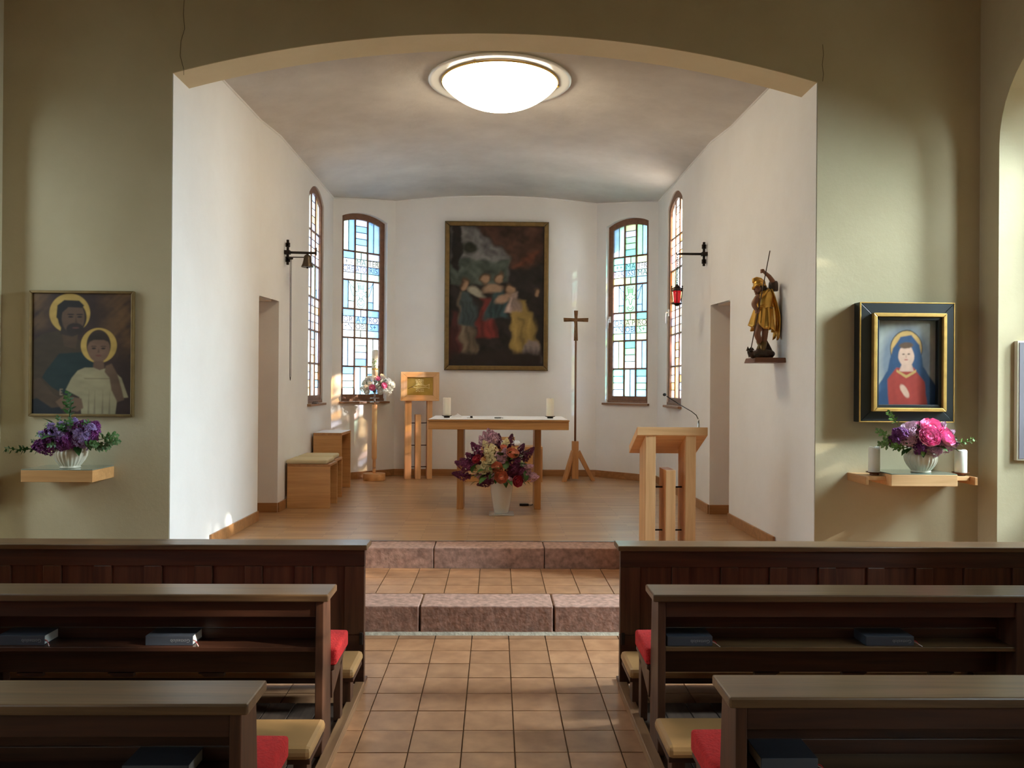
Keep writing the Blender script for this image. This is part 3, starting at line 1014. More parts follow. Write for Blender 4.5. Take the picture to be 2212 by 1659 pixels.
    # handle on the sash
    if handle:
        hx = .03 if handle < 0 else W - .03
        mb = MB(); mb.box(hx - .018, hx + .018, H * .455, H * .49, .03, .045)
        mb.tube([(hx, H * .475, .045), (hx, H * .475, .07), (hx - .004, H * .47, .075), (hx - .01, H * .42, .075)], .009, 6)
        part(mb, 'window_handle', M['iron'] if letters else M['white'])
    # inner sill board
    mb = MB(); mb.box(-.03, W + .03, -.03, -.002, .03, recess + .045); part(mb, 'window_sill', M['sill'], .004)
    return w

PAL_L = ['w', 'lb', 'b', 'mi', 'w', 'lb', 'cr', 'la', 'mi', 'b']
PAL_R = ['gr', 'aq', 'lb', 'ye', 'mi', 'aq', 'w', 'la', 'gr', 'lb']
PAL_SL = ['w', 'la', 'am', 'w', 'lb', 'cr', 'la', 'pe']
PAL_SR = ['pe', 'or', 'w', 'pk', 'am', 'w', 'la', 'pe']
ora = [("OR", "A\u00b7P", "RO"), ("+N", "OBI", "S+")]
def on(p0, p1, u):
    L = math.hypot(p1[0] - p0[0], p1[1] - p0[1])
    return (p0[0] + (p1[0] - p0[0]) * u / L, p0[1] + (p1[1] - p0[1]) * u / L)
pa, pb = (-AX, AY1), (-XC1, AY0)
church_window(2, on(pa, pb, La - .905), on(pa, pb, La - .145), 1.42, 3.95, .085, PAL_L, 3, ([("+ -", "MA", "TER"), ("CRE", "ATO", "RIS")], ora), True, -1)
pa, pb = (XC1, AY0), (AX, AY1)
church_window(3, on(pa, pb, .16), on(pa, pb, .88), 1.42, 3.93, .085, PAL_R, 5, ([("++", "MA", "TER"), ("PVR", "ISSI", "MA")], ora), False, -1)
church_window(1, (-XC1, 10.66), (-XC1, 9.83), 1.42, 3.91, .15, PAL_SL, 8, None, True, 0, .05)
church_window(4, (XC1, 9.83), (XC1, 10.66), 1.42, 3.91, .15, PAL_SR, 9, None, False, -1, .05)
# ------------------------------------------------------------------ pews
def book(px, py, Y, z, label, wid=.195, dep=.14, th=.042, rot=0.0, pages_right=True, title=True, jacket=False):
    p = at(px, py, Y)
    t = thing('hymn_book', label, 'book', (p.x, Y, z), 'hymn books on the pew shelves')
    t.rotation_euler = (0, 0, rot)
    cv = MB()
    cv.box(-wid / 2, wid / 2, 0, dep, 0, .003); cv.box(-wid / 2, wid / 2, 0, dep, th - .003, th)
    cv.box(-wid / 2, wid / 2, -.004, .003, 0, th)
    o = cv.build('cover', M['cover']); o.parent = t
    md = o.modifiers.new('bevel', 'BEVEL'); md.width = .0025; md.segments = 2; md.limit_method = 'ANGLE'
    o = MB().box(-wid / 2 + .004, wid / 2 - .003, .003, dep - .004, .003, th - .003).build('page_block', M['pages']); o.parent = t
    if jacket:
        o = MB().box(-wid / 2 - .001, -wid / 2 + .003, -.003, dep, .001, th - .001).build('cover_flap', M['cover']); o.parent = t
    if title:
        me = text_mesh('Gotteslob', .021, .0003)
        me.materials.append(M['print'])
        o = bpy.data.objects.new('lettering', me); C.objects.link(o); o.parent = t
        o.rotation_euler = (PI / 2, PI, 0)
        o.location = (wid / 2 - .055, -.0046, th / 2)
    if pages_right:
        o = MB().tube([(wid / 2 - .01, .01, .022), (wid / 2 + .01, .0, .02), (wid / 2 + .02, -.005, .008), (wid / 2 + .028, -.012, .002)], .0016, 5).build('ribbon', M['ribbon']); o.parent = t
        o = MB().tube([(wid / 2 - .01, .012, .02), (wid / 2 + .014, .0, .012), (wid / 2 + .03, -.02, .002)], .0014, 5).build('ribbon', M['pages']); o.parent = t

def kneeler(t, s, xe, xl, yk, zp):
    """padded kneeling board on the camera side of a pew"""
    x0, x1 = s * (xe + .002), s * xl
    boxo('kneeler_board', 'pew', (x0, x1, yk - .33, yk - .06, zp + .125, zp + .145), t, .003)
    boxo('kneeler_pad', 'leather', (s * (xe - .004), x1, yk - .35, yk - .05, zp + .146, zp + .20), t, .02)
    for k in range(3):
        xx = xe + .02 + k * (xl - xe - .1) / 2
        boxo('kneeler_leg', 'pew_z', (s * xx, s * (xx + .055), yk - .30, yk - .22, zp, zp + .125), t)

def pew(s, xe, yb, zt, label, pale_shelf):
    """seat pew: back with top rail and book shelf towards the camera"""
    xl = 3.36
    t = thing('pew', label, 'pew', (s * (xe + xl) / 2, yb + .1, .03), 'seat pews')
    zf = .03
    boxo('top_rail', 'pew_top', (s * xe, s * xl, yb, yb + .20, zt - .032, zt), t, .006)
    for xx in (xe + .025, xe + 1.62, xl - .06):
        mb = MB().prism([(yb + .012, zf), (yb + .20, zf), (yb + .195, .42), (yb + .172, zt - .032), (yb + .022, zt - .032), (yb + .018, .42)], 'X', s * xx, s * (xx + .034))
        mb.build('end_post' if xx != xe + 1.62 else 'middle_post', M['pew_z'], t, .003)
    boxo('apron', 'pew', (s * (xe + .06), s * (xl - .06), yb + .03, yb + .05, zt - .105, zt - .033), t)
    boxo('back_board', 'pew', (s * (xe + .06), s * (xl - .06), yb + .168, yb + .186, .55, zt - .033), t)
    boxo('back_board', 'pew', (s * (xe + .06), s * (xl - .06), yb + .172, yb + .190, .345, .547), t)
    boxo('book_shelf', 'pew_top' if pale_shelf else 'pew', (s * (xe + .06), s * (xl - .06), yb + .03, yb + .166, .484, .504), t)  # some shelves take the paler rail wood
    k = 0
    xx = xe + .50
    while xx < xl - .2:
        MB().prism([(s * (xx), .344), (s * (xx + .115), .344), (s * (xx + .085), .328), (s * (xx), .328)], 'Y', yb + .165, yb + .192).build('seat_bracket', M['pew'], t)
        xx += .405
    boxo('seat', 'pew', (s * (xe + .01), s * xl, yb + .20, yb + .50, .345, .365), t, .005)
    for xx in (xe + .018, xe + 1.62, xl - .06):
        MB().prism([(yb + .19, .344), (yb + .47, .344), (yb + .47, .32), (yb + .20, .22)], 'X', s * xx, s * (xx + .03)).build('seat_bearer', M['pew_z'], t, .002)
        boxo('front_leg', 'pew_z', (s * xx, s * (xx + .034), yb + .40, yb + .46, zf, .32), t)
    kneeler(t, s, xe, xl, yb, zf)
    return t

def cushion(s, xe, yb, label):
    x0, x1 = xe + .005, 3.30
    bm = bmesh.new()
    bmesh.ops.create_cube(bm, size=1.0)
    bmesh.ops.subdivide_edges(bm, edges=bm.edges[:], cuts=5, use_grid_fill=True)
    for v in bm.verts:
        u, w_, h_ = v.co.x, v.co.y, v.co.z
        puff = (1 - abs(2 * w_) ** 3) * (1 - abs(2 * u) ** 14)
        zz = .366 + (h_ + .5) * (.078 + .034 * puff)
        v.co = Vector((s * (x0 + (u + .5) * (x1 - x0)), yb + .20 + (w_ + .5) * .305, zz))
    if s < 0:
        bmesh.ops.reverse_faces(bm, faces=bm.faces[:])
    me = bpy.data.meshes.new('seat_cushion'); bm.to_mesh(me); bm.free()
    for p in me.polygons: p.use_smooth = True
    o = link(bpy.data.objects.new('seat_cushion', me), 'red')
    md = o.modifiers.new('bevel', 'BEVEL'); md.width = .022; md.segments = 3; md.limit_method = 'ANGLE'
    tag(o, label, 'cushion', 'red seat cushions')

XL_, XR_ = .715, .698
def front_pew(s, xe, label):
    xl = 3.36
    yb, zt = 4.53, .78
    t = thing('front_pew', label, 'pew', (s * (xe + xl) / 2, yb + .1, .0), 'front kneeling pews')
    boxo('top_rail', 'pew_top', (s * (xe - .012), s * xl, yb, yb + .17, zt - .028, zt), t, .005)
    boxo('upper_rail', 'pew', (s * (xe + .005), s * xl, yb + .03, yb + .07, .66, zt - .029), t, .002)
    boxo('lower_rail', 'pew', (s * (xe + .005), s * xl, yb + .03, yb + .07, .02, .285), t, .002)
    x = xe + .005
    k = 0
    while x < xl - .15:
        wst = .11 if k == 0 else .095
        boxo('stile', 'pew_z', (s * x, s * (x + wst), yb + .031, yb + .069, .2855, .6595), t, .004)
        xn = x + wst
        if xn + .176 < xl:
            boxo('panel', 'pew_z', (s * (xn + .0005), s * (xn + .1755), yb + .047, yb + .066, .2855, .6595), t, .003)
        x = xn + .176
        k += 1
    boxo('hinge_plate', 'iron', (s * (xe + .012), s * (xe + .03), yb + .018, yb + .03, .235, .30), t, .002)
    for xx in (xe + .005, xl - .06):
        boxo('foot', 'pew_z', (s * xx, s * (xx + .05), yb + .03, yb + .16, .0, .0199), t)
    kneeler(t, s, xe, xl, yb, .03 - .0)
    return t

front_pew(-1, .70, 'front kneeling pew with panelled back and beige kneeler, on the side of the candle stand')
front_pew(1, .688, 'front kneeling pew with panelled back and beige kneeler, below the lectern')
pew(-1, XL_, 3.62, .74, 'middle seat pew on the side of the bell, two dark books on its shelf', False)
pew(1, XR_, 3.63, .74, 'middle seat pew below the lectern, two grey-blue books on its paler shelf', True)
pew(-1, XL_ - .02, 2.38, .74, 'nearest seat pew, on the side of the bell, cut off by the lower picture edge', False)
pew(1, XR_ - .005, 2.43, .74, 'nearest seat pew, on the side of the statue, cut off by the lower picture edge', True)
cushion(-1, XL_ - .005, 3.62, 'bright red wool cushion on the middle pew of the bell side')
cushion(1, XR_, 3.63, 'bright red wool cushion on the middle pew below the lectern')
cushion(-1, XL_ - .02, 2.38, 'red wool cushion on the nearest pew of the bell side, at the lower picture edge')
cushion(1, XR_ - .005, 2.43, 'red wool cushion on the nearest pew of the statue side, at the lower picture edge')
zs = .5045
book(1490, 1400, 3.675, zs, 'grey-blue hymn book beside the aisle post of the paler pew shelf', .20, jacket=True)
book(1922, 1398, 3.68, zs, 'grey-blue hymn book in the middle of the paler pew shelf, far from the aisle', .215, jacket=True)
book(366, 1386, 3.675, zs, 'dark hymn book lying nearer the aisle on the unlit pew shelf', .205, title=True)
book(45, 1386, 3.675, zs, 'dark hymn book lying at the picture edge on the unlit pew shelf', .205)
book(336, 1640, 2.43, zs, 'dark hymn book in deep shade on the nearest pew, bell side', .19, title=False)
book(1705, 1640, 2.47, zs, 'dark hymn book in deep shade on the nearest pew, statue side', .17, title=False)

# pew platforms: dark planks with a worn runner along the aisle
for s, xe, nm in ((-1, XL_, 'left'), (1, XR_, 'right')):
    base = MB().box(s * (xe + .03), s * 3.45, -1.0, 4.255, -.011, .008).build('floor_pews_' + nm, M['plank']); struct(base)
    pw = .128
    k = 0
    x = xe + .032
    pm = {}
    while x < 3.4:
        o = MB().box(s * x, s * min(x + pw - .004, 3.445), -1.0, 4.26, .008, .0298).build('plank', M['plank'], base, .002, 1)
        x += pw
    MB().box(s * (xe - .02), s * (xe + .03), -1.0, 4.52, 0, .046).build('runner', M['runner'], base, .004)

# ------------------------------------------------------------------ altar
ax0, ax1 = at(925, 916, 8.6).x, at(1229, 918, 8.6).x
al = thing('altar_table', 'wooden altar table with slab legs and a white cloth on it', 'table', ((ax0 + ax1) / 2, 9.0, Z2))
boxo('table_top', 'oak_x', (ax0 - .006, ax1 + .006, 8.59, 9.62, 1.282, 1.296), al, .003)
boxo('apron', 'oak_x', (ax0, ax1, 8.60, 9.61, 1.195, 1.2815), al, .004)
lx0, lx1 = at(986.5, 1095, 8.76).x, at(1154, 1095, 8.76).x
for x in (lx0, lx1):
    boxo('slab_leg', 'oak_z', (x, x + .068, 8.76, 9.16, Z2, 1.195), al, .003)
# cloth with a scalloped lace edge
ZC = 1.2965
cx0, cx1 = ax0 + .004, ax1 + .002
bm = bmesh.new()
nxg, nyg = 120, 12
grid = {}
for i in range(nxg + 1):
    for j in range(nyg + 1):
        x = cx0 + (cx1 - cx0) * i / nxg
        y = 8.598 + 1.0 * j / nyg
        z = ZC + .0012 + .0035 * (math.sin(x * 9 + y * 4) * .5 + .5) * (1 if 0 < j < nyg else .4)
        if j == 0:
            y += .012 * abs(math.sin(x * 40)) - .012
        grid[i, j] = bm.verts.new((x, y, z))
for i in range(nxg):
    for j in range(nyg):
        bm.faces.new((grid[i, j], grid[i + 1, j], grid[i + 1, j + 1], grid[i, j + 1]))
me = bpy.data.meshes.new('altar_cloth'); bm.to_mesh(me); bm.free()
for p in me.polygons: p.use_smooth = True
ac = link(bpy.data.objects.new('altar_cloth', me), 'linen')
md = ac.modifiers.new('thick', 'SOLIDIFY'); md.thickness = .0015; md.offset = 1
tag(ac, 'white altar cloth with scalloped lace edge spread over the altar table', 'cloth')
ZT = 1.3035
# folded napkin, small stand and microphone on the altar
p = at(988, 899, 9.15)
nb = MB().prism([(p.x - .07, ZT), (p.x + .06, ZT), (p.x + .035, ZT + .012), (p.x, ZT + .035), (p.x - .03, ZT + .016)], 'Y', 9.1, 9.24).build('folded_napkin', M['linen'], None, .003)
tag(nb, 'small folded white napkin beside the candle on the altar, tabernacle side', 'napkin')
p = at(1018, 903, 8.85)
t = thing('altar_stand', 'tiny silver and dark holder on the altar cloth beside the napkin', 'stand', (p.x, 8.85, ZT))
boxo('holder_foot', 'steel', (p.x - .045, p.x + .02, 8.82, 8.88, ZT, ZT + .004), t, .001)
boxo('holder_block', 'black', (p.x - .012, p.x + .014, 8.84, 8.86, ZT + .004, ZT + .022), t, .003)
p = at(1075, 903, 8.85)
t = thing('table_microphone', 'flat black microphone lying mid altar on the white cloth', 'microphone', (p.x, 8.85, ZT))
o = MB().box(p.x - .035, p.x + .035, 8.82, 8.87, ZT, ZT + .010).build('microphone_body', M['black'], t, .004)
o = MB().tube([(p.x + .03, 8.84, ZT + .006), (p.x + .05, 8.84, ZT + .004), (p.x + .058, 8.86, ZT + .003)], .003, 6).build('cable', M['black'], t)
# altar candles
def pillar_candle(px, Y, z, r, h, label, dish='iron', dr=1.35, group='altar candles', dent=.0):
    p = at(px, 880, Y)
    t = thing('pillar_candle', label, 'candle', (p.x, Y, z), group)
    MB().lathe([(r * .75, 0), (r * .8, .006), (r * .7, .010), (r * dr, .020), (r * dr * 1.02, .023), (r * dr * .95, .022), (r * .5, .014)], 28, (p.x, Y, z)).build('candle_dish', M[dish], t)
    z0 = z + .0185
    prof = [(r * .98, 0), (r, .004), (r, h - .006), (r * .95, h), (r * .72, h - .004), (r * .3, h - .010), (0, h - .011)]
    o = MB().lathe(prof, 28, (p.x, Y, z0)).build('wax_body', M['wax'], t)
    if dent:
        for v in o.data.vertices:
            if v.co.z > z0 + h * .8:
                v.co.z += dent * math.sin(math.atan2(v.co.y - Y, v.co.x - p.x) * 2 + .6) * (v.co.z - z0 - h * .8) / (h * .2)
    MB().tube([(p.x, Y, z0 + h - .012), (p.x + .001, Y, z0 + h - .002), (p.x + .003, Y, z0 + h + .003)], .0015, 5).build('wick', M['black'], t)
    return t
pillar_candle(965.5, 8.95, ZT, .041, .195, 'white pillar candle on the altar, on the tabernacle side')
pillar_candle(1188.5, 8.95, ZT, .041, .195, 'white pillar candle on the altar, on the crucifix side')
# cable junction under the altar
p = at(1132, 1088, 9.05)
t = thing('floor_cable_box', 'flat black cable connector on the parquet behind the vase', 'cable box', (p.x, 9.05, Z2))
boxo('connector', 'black', (p.x - .05, p.x + .05, 9.02, 9.07, Z2, Z2 + .022), t, .004)
MB().tube([(p.x + .05, 9.045, Z2 + .008), (p.x + .08, 9.04, Z2 + .007), (p.x + .105, 9.06, Z2 + .02)], .004, 6).build('cable', M['iron'], t)

# ------------------------------------------------------------------ flower kits
def petal_flower(name, m, R, layers, seed, cup=0.8):
    rr = random.Random(seed)
    mb = MB()
    for li in range(layers):
        f = 1 - li / layers
        npet = 5 if li else 7
        for k in range(npet):
            th = 2 * PI * k / npet + li * .7 + rr.uniform(-.15, .15)
            rad = R * (.3 + .7 * f)
            op = (cup * (1 - f) + .35) + rr.uniform(-.1, .1)
            vs, fs = [], []
            nu, nv = 5, 4
            for j in range(nv + 1):
                t = j / nv
                el = op + t * (1.25 - op * .35)
                r_ = rad * math.sin(t * 1.45) * (.9 + .1 * f)
                zz = rad * (1 - math.cos(t * (1.1 + op * .5))) * (1.1 - .25 * f) + (1 - f) * R * .42
                wdt = rad * .62 * math.sin(PI * min(t * .72 + .14, 1))
                for i in range(nu + 1):
                    a = (i / nu - .5) * 2
                    x = r_ * (1 - .12 * a * a)
                    y = wdt * a
                    z = zz + .10 * rad * a * a * t + rr.uniform(-.012, .012) * rad
                    vs.append((x * math.cos(th) - y * math.sin(th), x * math.sin(th) + y * math.cos(th), z))
            for j in range(nv):
                for i in range(nu):
                    q = j * (nu + 1) + i
                    fs.append((q, q + 1, q + nu + 2, q + nu + 1))
            mb.add(vs, fs, True)
    for k in range(9):
        th = k * 2.4
        mb.blob((R * .2 * math.cos(th), R * .2 * math.sin(th), R * (.42 + .04 * (k % 3))), (R * .17, R * .17, R * .16), 6, 4)
    me = mb.mesh(name); me.materials.append(M[m])
    return me

def panicle(name, m, L, R, n, seed, fl=.011):
    """cone of small four-petalled florets"""
    rr = random.Random(seed)
    mb = MB()
    for i in range(n):
        t = rr.random() ** .8
        rad = R * (1 - t ** 1.6) * (.75 + .35 * rr.random()) + .006
        th = rr.uniform(0, 2 * PI)
        c = Vector((rad * math.cos(th), rad * math.sin(th), t * L))
        nrm = Vector((math.cos(th), math.sin(th), .35 + t * .8)).normalized()
        a = nrm.orthogonal().normalized(); b = nrm.cross(a)
        ph = rr.uniform(0, PI)
        s_ = fl * rr.uniform(.8, 1.25)
        vs = [c - nrm * s_ * .3]
        for k in range(8):
            an = ph + k * PI / 4
            q = s_ * (1.15 if k % 2 == 0 else .55)
            vs.append(c + (a * math.cos(an) + b * math.sin(an)) * q + nrm * (s_ * .25 if k % 2 == 0 else 0))
        mb.add(vs, [(0, 1 + k, 1 + (k + 1) % 8) for k in range(8)])
    mb.tube([(0, 0, -.03), (0, 0, L * .85)], [R * .55, R * .12], 7)
    me = mb.mesh(name); me.materials.append(M[m])
    return me

def leaf_mesh(name, m, L, W):
    mb = MB()
    n = 7
    vs, fs = [], []
    for j in range(n + 1):
        t = j / n
        w = W * math.sin(PI * t ** .75) * .5
        zz = -.25 * L * t * t
        vs += [(-w, t * L, zz + w * .3), (0, t * L, zz), (w, t * L, zz + w * .3)]
    for j in range(n):
        for k in (0, 1):
            q = j * 3 + k
            fs.append((q, q + 1, q + 4, q + 3))
    mb.add(vs, fs, True)
    me = mb.mesh(name); me.materials.append(M[m])
    return me

def sprig_mesh(name, m, L, seed):
    rr = random.Random(seed)
    mb = MB()
    mb.tube([(0, 0, 0), (.01, 0, L * .5), (0, .012, L)], .002, 4)
    for i in range(16):
        t = .2 + .8 * i / 15
        th = i * 2.4
        c = Vector((0, 0, t * L))
        d = Vector((math.cos(th), math.sin(th), .5)).normalized()
        u = d.cross(Vector((0, 0, 1))).normalized()
        l_, w_ = L * .3 * (1.1 - t * .5), L * .085
        mb.add([c, c + d * l_ * .5 + u * w_, c + d * l_, c + d * l_ * .5 - u * w_], [(0, 1, 2, 3)])
    me = mb.mesh(name); me.materials.append(M[m])
    return me

K = {
 'pan_d': panicle('lilac_panicle', 'lilac_d', .15, .05, 150, 1, .012), 'pan_m': panicle('lilac_panicle', 'lilac_m', .13, .055, 140, 2, .012),
 'pan_w': panicle('blossom_cluster', 'lilac_w', .10, .055, 90, 3, .014), 'pan_v': panicle('lilac_panicle', 'lilac_v', .09, .042, 100, 4, .010),
 'pan_p': panicle('lilac_panicle', 'lilac_p', .09, .042, 100, 5, .010), 'snow': panicle('blossom_cluster', 'blossom_w', .05, .036, 60, 6, .011),
 'rose': petal_flower('rose_bloom', 'peach', .062, 4, 1), 'peony': petal_flower('peony_bloom', 'pink', .075, 5, 2), 'pale': petal_flower('peony_bloom', 'palepink', .055, 4, 3),
 'tulip': petal_flower('tulip_bloom', 'crimson', .055, 3, 4, 1.1), 'pinkrose': petal_flower('rose_bloom', 'pink', .05, 4, 5), 'whiterose': petal_flower('rose_bloom', 'blossom_w', .045, 4, 6),
 'leaf': leaf_mesh('leaf', 'leaf', .12, .07), 'leaf2': leaf_mesh('leaf', 'leaf2', .10, .04), 'sprig': sprig_mesh('sprig', 'leaf', .13, 1), 'sprig2': sprig_mesh('sprig', 'leaf2', .12, 2),
}
PN = {'pan_d': 'lilac_panicle', 'pan_m': 'lilac_panicle', 'pan_v': 'lilac_panicle', 'pan_p': 'lilac_panicle', 'pan_w': 'blossom_cluster', 'snow': 'blossom_cluster', 'rose': 'rose_bloom',
      'peony': 'peony_bloom', 'pale': 'peony_bloom', 'tulip': 'tulip_bloom', 'pinkrose': 'rose_bloom', 'whiterose': 'rose_bloom', 'leaf': 'leaf', 'leaf2': 'leaf', 'sprig': 'sprig', 'sprig2': 'sprig'}

def bouquet(t, ctr, Y, mouth_z, items, depth, ppm, leaves, lseed, lr=(1, .75), kinds=('leaf',), stems=True, lsc=1.0, wallside=False):
    """items: (kind, px, py, size, depth offset) read off the photo; each points away from the vase mouth"""
    rr = random.Random(lseed)
    root = Vector((ctr[0], Y, mouth_z))
    st = MB()
    for (k, px, py, sc, dy) in items:
        p = at(px, py, Y + dy)
        d = (p - root)
        d = (d + Vector((0, -.25 * d.length if dy <= 0 else .1 * d.length, .12 * d.length))).normalized()
        q = d.to_track_quat('Z', 'Y').to_euler()
        me = K[k]
        h = .06 if 'pan' in k else .0
        loc = p - t.location - d * h * sc
        inst(me, PN[k], t, loc, q, sc)
        st.tube([root + Vector((rr.uniform(-.02, .02), rr.uniform(-.02, .02), -.05)), root.lerp(p, .5) + Vector((0, 0, .02)), p - d * h * sc], .0028, 5)
    if stems:
        o = st.build('stems', M['stem'], t)
    for i in range(leaves):
        th = rr.uniform(0, 2 * PI)
        el = rr.uniform(-.25, .9)
        d = Vector((math.cos(th) * math.cos(el), math.sin(th) * math.cos(el) * .8, math.sin(el)))
        if wallside and d.y > -.05: d.y = -d.y * .9 + .0
        k = kinds[i % len(kinds)]
        ll = rr.uniform(.3, .72)
        p = root + Vector((d.x * lr[0] * ll, d.y * lr[0] * ll, .02 + d.z * lr[1] * ll))
        if k.startswith('sprig'):
            q = d.to_track_quat('Z', 'Y').to_euler()
        else:
            q = (d + Vector((0, 0, -.2))).to_track_quat('Y', 'Z').to_euler()
        inst(K[k], PN[k], t, p - t.location, q, rr.uniform(.7, 1.15) * lsc)

# big vase in front of the altar
VY = 8.45
vx = at(1083, 1105, VY).x
tl = boxo('vase_tile', 'white', (vx - .125, vx + .125, VY - .125, VY + .125, Z2, Z2 + .012), None, .002)
tag(tl, 'square white tile lying on the parquet under the tall white vase', 'tile')
t = thing('vase', 'tall white glazed vase standing before the altar', 'vase', (vx, VY, Z2 + .0125))
MB().lathe([(.068, 0), (.073, .006), (.082, .05), (.098, .14), (.110, .22), (.114, .28), (.112, .33), (.106, .365), (.104, .372), (.099, .37), (.104, .32), (.10, .2), (.06, .05), (0, .04)], 48, (vx, VY, Z2 + .0125)).build('vase_body', M['white'], t)
MZ = Z2 + .37
bq = thing('altar_bouquet', 'large bouquet of dark and mauve lilac with peach roses in the tall vase', 'bouquet', (vx, VY, MZ))
big = []
def zi(k, zx, zy, sc, dy): big.append((k, 990 + zx / 8.505, 925 + zy / 8.505, sc, dy))
for a in [(340, 390), (270, 560), (90, 680), (60, 860), (180, 640)]: zi('pan_d', a[0], a[1], 1.05, random.uniform(-.1, .05))
for a in [(590, 850), (480, 1010), (750, 240), (960, 240), (1140, 400), (1300, 450), (1250, 520)]: zi('pan_d', a[0], a[1], .85, random.uniform(-.06, .08))
for a in [(1040, 650), (1010, 760), (1090, 800)]: zi('pan_d', a[0], a[1], 1.15, -.14)
for a in [(570, 110), (500, 160), (640, 150), (440, 240), (700, 190), (560, 210)]: zi('pan_m', a[0], a[1], .85, random.uniform(.0, .1))
for a in [(740, 520), (800, 590), (850, 460)]: zi('pan_m', a[0], a[1], .9, -.13)
for a in [(1300, 720), (1240, 810), (1340, 860), (1280, 890), (1390, 900), (400, 880), (1190, 860)]: zi('pan_m', a[0], a[1], .8, random.uniform(-.1, .02))
for a in [(620, 340), (520, 400), (600, 440), (560, 560), (640, 540), (380, 720), (480, 650), (560, 690), (440, 740)]: zi('pan_w', a[0], a[1], .85, -.11)
for a in [(480, 260), (890, 220), (1050, 400), (980, 410), (850, 265), (1150, 630), (240, 740), (540, 790)]: zi('pan_w', a[0], a[1], .6, -.06)
zi('rose', 720, 740, 1.0, -.19); zi('rose', 790, 900, 1.15, -.2); zi('pan_m', 640, 900, .7, -.15); zi('pan_w', 680, 600, .7, -.14); zi('pan_d', 560, 960, .8, -.16); zi('pan_m', 950, 950, .6, -.16); zi('pan_w', 1160, 720, .6, -.14); zi('leaf', 870, 760, 1.2, -.18); zi('leaf', 250, 820, 1.1, -.12); zi('leaf', 1240, 980, 1.1, -.14); zi('leaf', 680, 640, 1.0, -.16); zi('rose', 980, 500, 1.15, -.14); zi('tulip', 365, 590, 1.0, -.14); zi('tulip', 1060, 970, 1.15, -.17); zi('rose', 830, 370, .6, -.1)
bouquet(bq, (vx, 0), VY, MZ, big, .2, 1, 70, 11, (.42, .46), ('leaf', 'leaf', 'leaf2'))

# shelf pots and their bouquets
def fluted_pot(px, py, Y, z, label):
    p = at(px, py, Y)
    t = thing('fluted_pot', label, 'pot', (p.x, Y, z), 'fluted cream pots')
    prof = [(.062, 0), (.066, .006), (.060, .012), (.066, .02), (.088, .05), (.102, .08), (.106, .105), (.098, .13), (.084, .145), (.080, .150), (.092, .162), (.096, .168), (.090, .168), (.078, .152), (.07, .1), (0, .06)]
    MB().lathe(prof, 120, (p.x, Y, z), 24, .09, (.018, .135)).build('pot_body', M['cream_glaze'], t)
    return p.x
ZS = 1.067
pxl = fluted_pot(152, 1000, 5.70, ZS + .0065, 'fluted cream pot of dark lilac on the shelf under the haloed figures')
pxr = fluted_pot(1989, 1000, 5.70, ZS + .0065, 'fluted cream pot of pink peonies on the wall shelf between two candles')
bl = thing('lilac_bouquet', 'low bouquet of violet lilac and ivy in the pot below the dark painting', 'bouquet', (pxl, 5.70, ZS + .165))
its = []
for a in [(98, 940), (115, 925), (135, 922), (125, 945), (160, 915), (170, 935), (195, 925), (150, 930), (182, 945)]: its.append(('pan_v', a[0], a[1], 1.35, random.uniform(-.14, -.04)))
for a in [(90, 958), (105, 950), (145, 950), (180, 918), (205, 920), (165, 955), (160, 965), (150, 940), (110, 935), (200, 938), (85, 965), (130, 955)]: its.append(('pan_p', a[0], a[1], 1.35, random.uniform(-.13, .02)))
for a in [(150, 905), (152, 892), (70, 970), (215, 950), (222, 958), (200, 965), (100, 968), (185, 962)]: its.append(('sprig', a[0], a[1], 1.25, random.uniform(-.1, .0)))
bouquet(bl, (pxl, 0), 5.70, ZS + .165, its, .1, 1, 34, 5, (.24, .2), ('sprig', 'leaf', 'sprig'), True, .8, True)
br_ = thing('peony_bouquet', 'low bouquet of bright pink peonies with pale lilac in the pot between candles', 'bouquet', (pxr, 5.70, ZS + .165))
its = [('peony', 2008, 932, 1.1, -.1), ('peony', 2005, 948, 1.0, -.15), ('peony', 2035, 948, 1.0, -.1), ('peony', 1990, 930, .8, -.06), ('pale', 1965, 930, 1.0, -.08), ('pale', 2048, 955, .9, -.06), ('pale', 1975, 925, .9, -.03)]
for a in [(1942, 940), (1960, 945), (2025, 960), (2052, 962), (2020, 975), (2030, 925), (1950, 935), (2045, 940), (1968, 938)]: its.append(('pan_m', a[0], a[1], .8, random.uniform(-.13, -.05)))
for a in [(1985, 955), (1992, 975), (1935, 932), (1988, 968), (1925, 948), (1945, 930)]: its.append(('pan_p', a[0], a[1], .95, random.uniform(-.16, -.05)))
for a in [(1920, 945), (1925, 965), (1940, 920), (2058, 960), (1935, 960), (1950, 968)]: its.append(('sprig2', a[0], a[1], 1.15, random.uniform(-.1, .0)))
bouquet(br_, (pxr, 0), 5.70, ZS + .165, its, .1, 1, 30, 6, (.23, .19), ('sprig', 'sprig2', 'leaf'), True, .75, True)

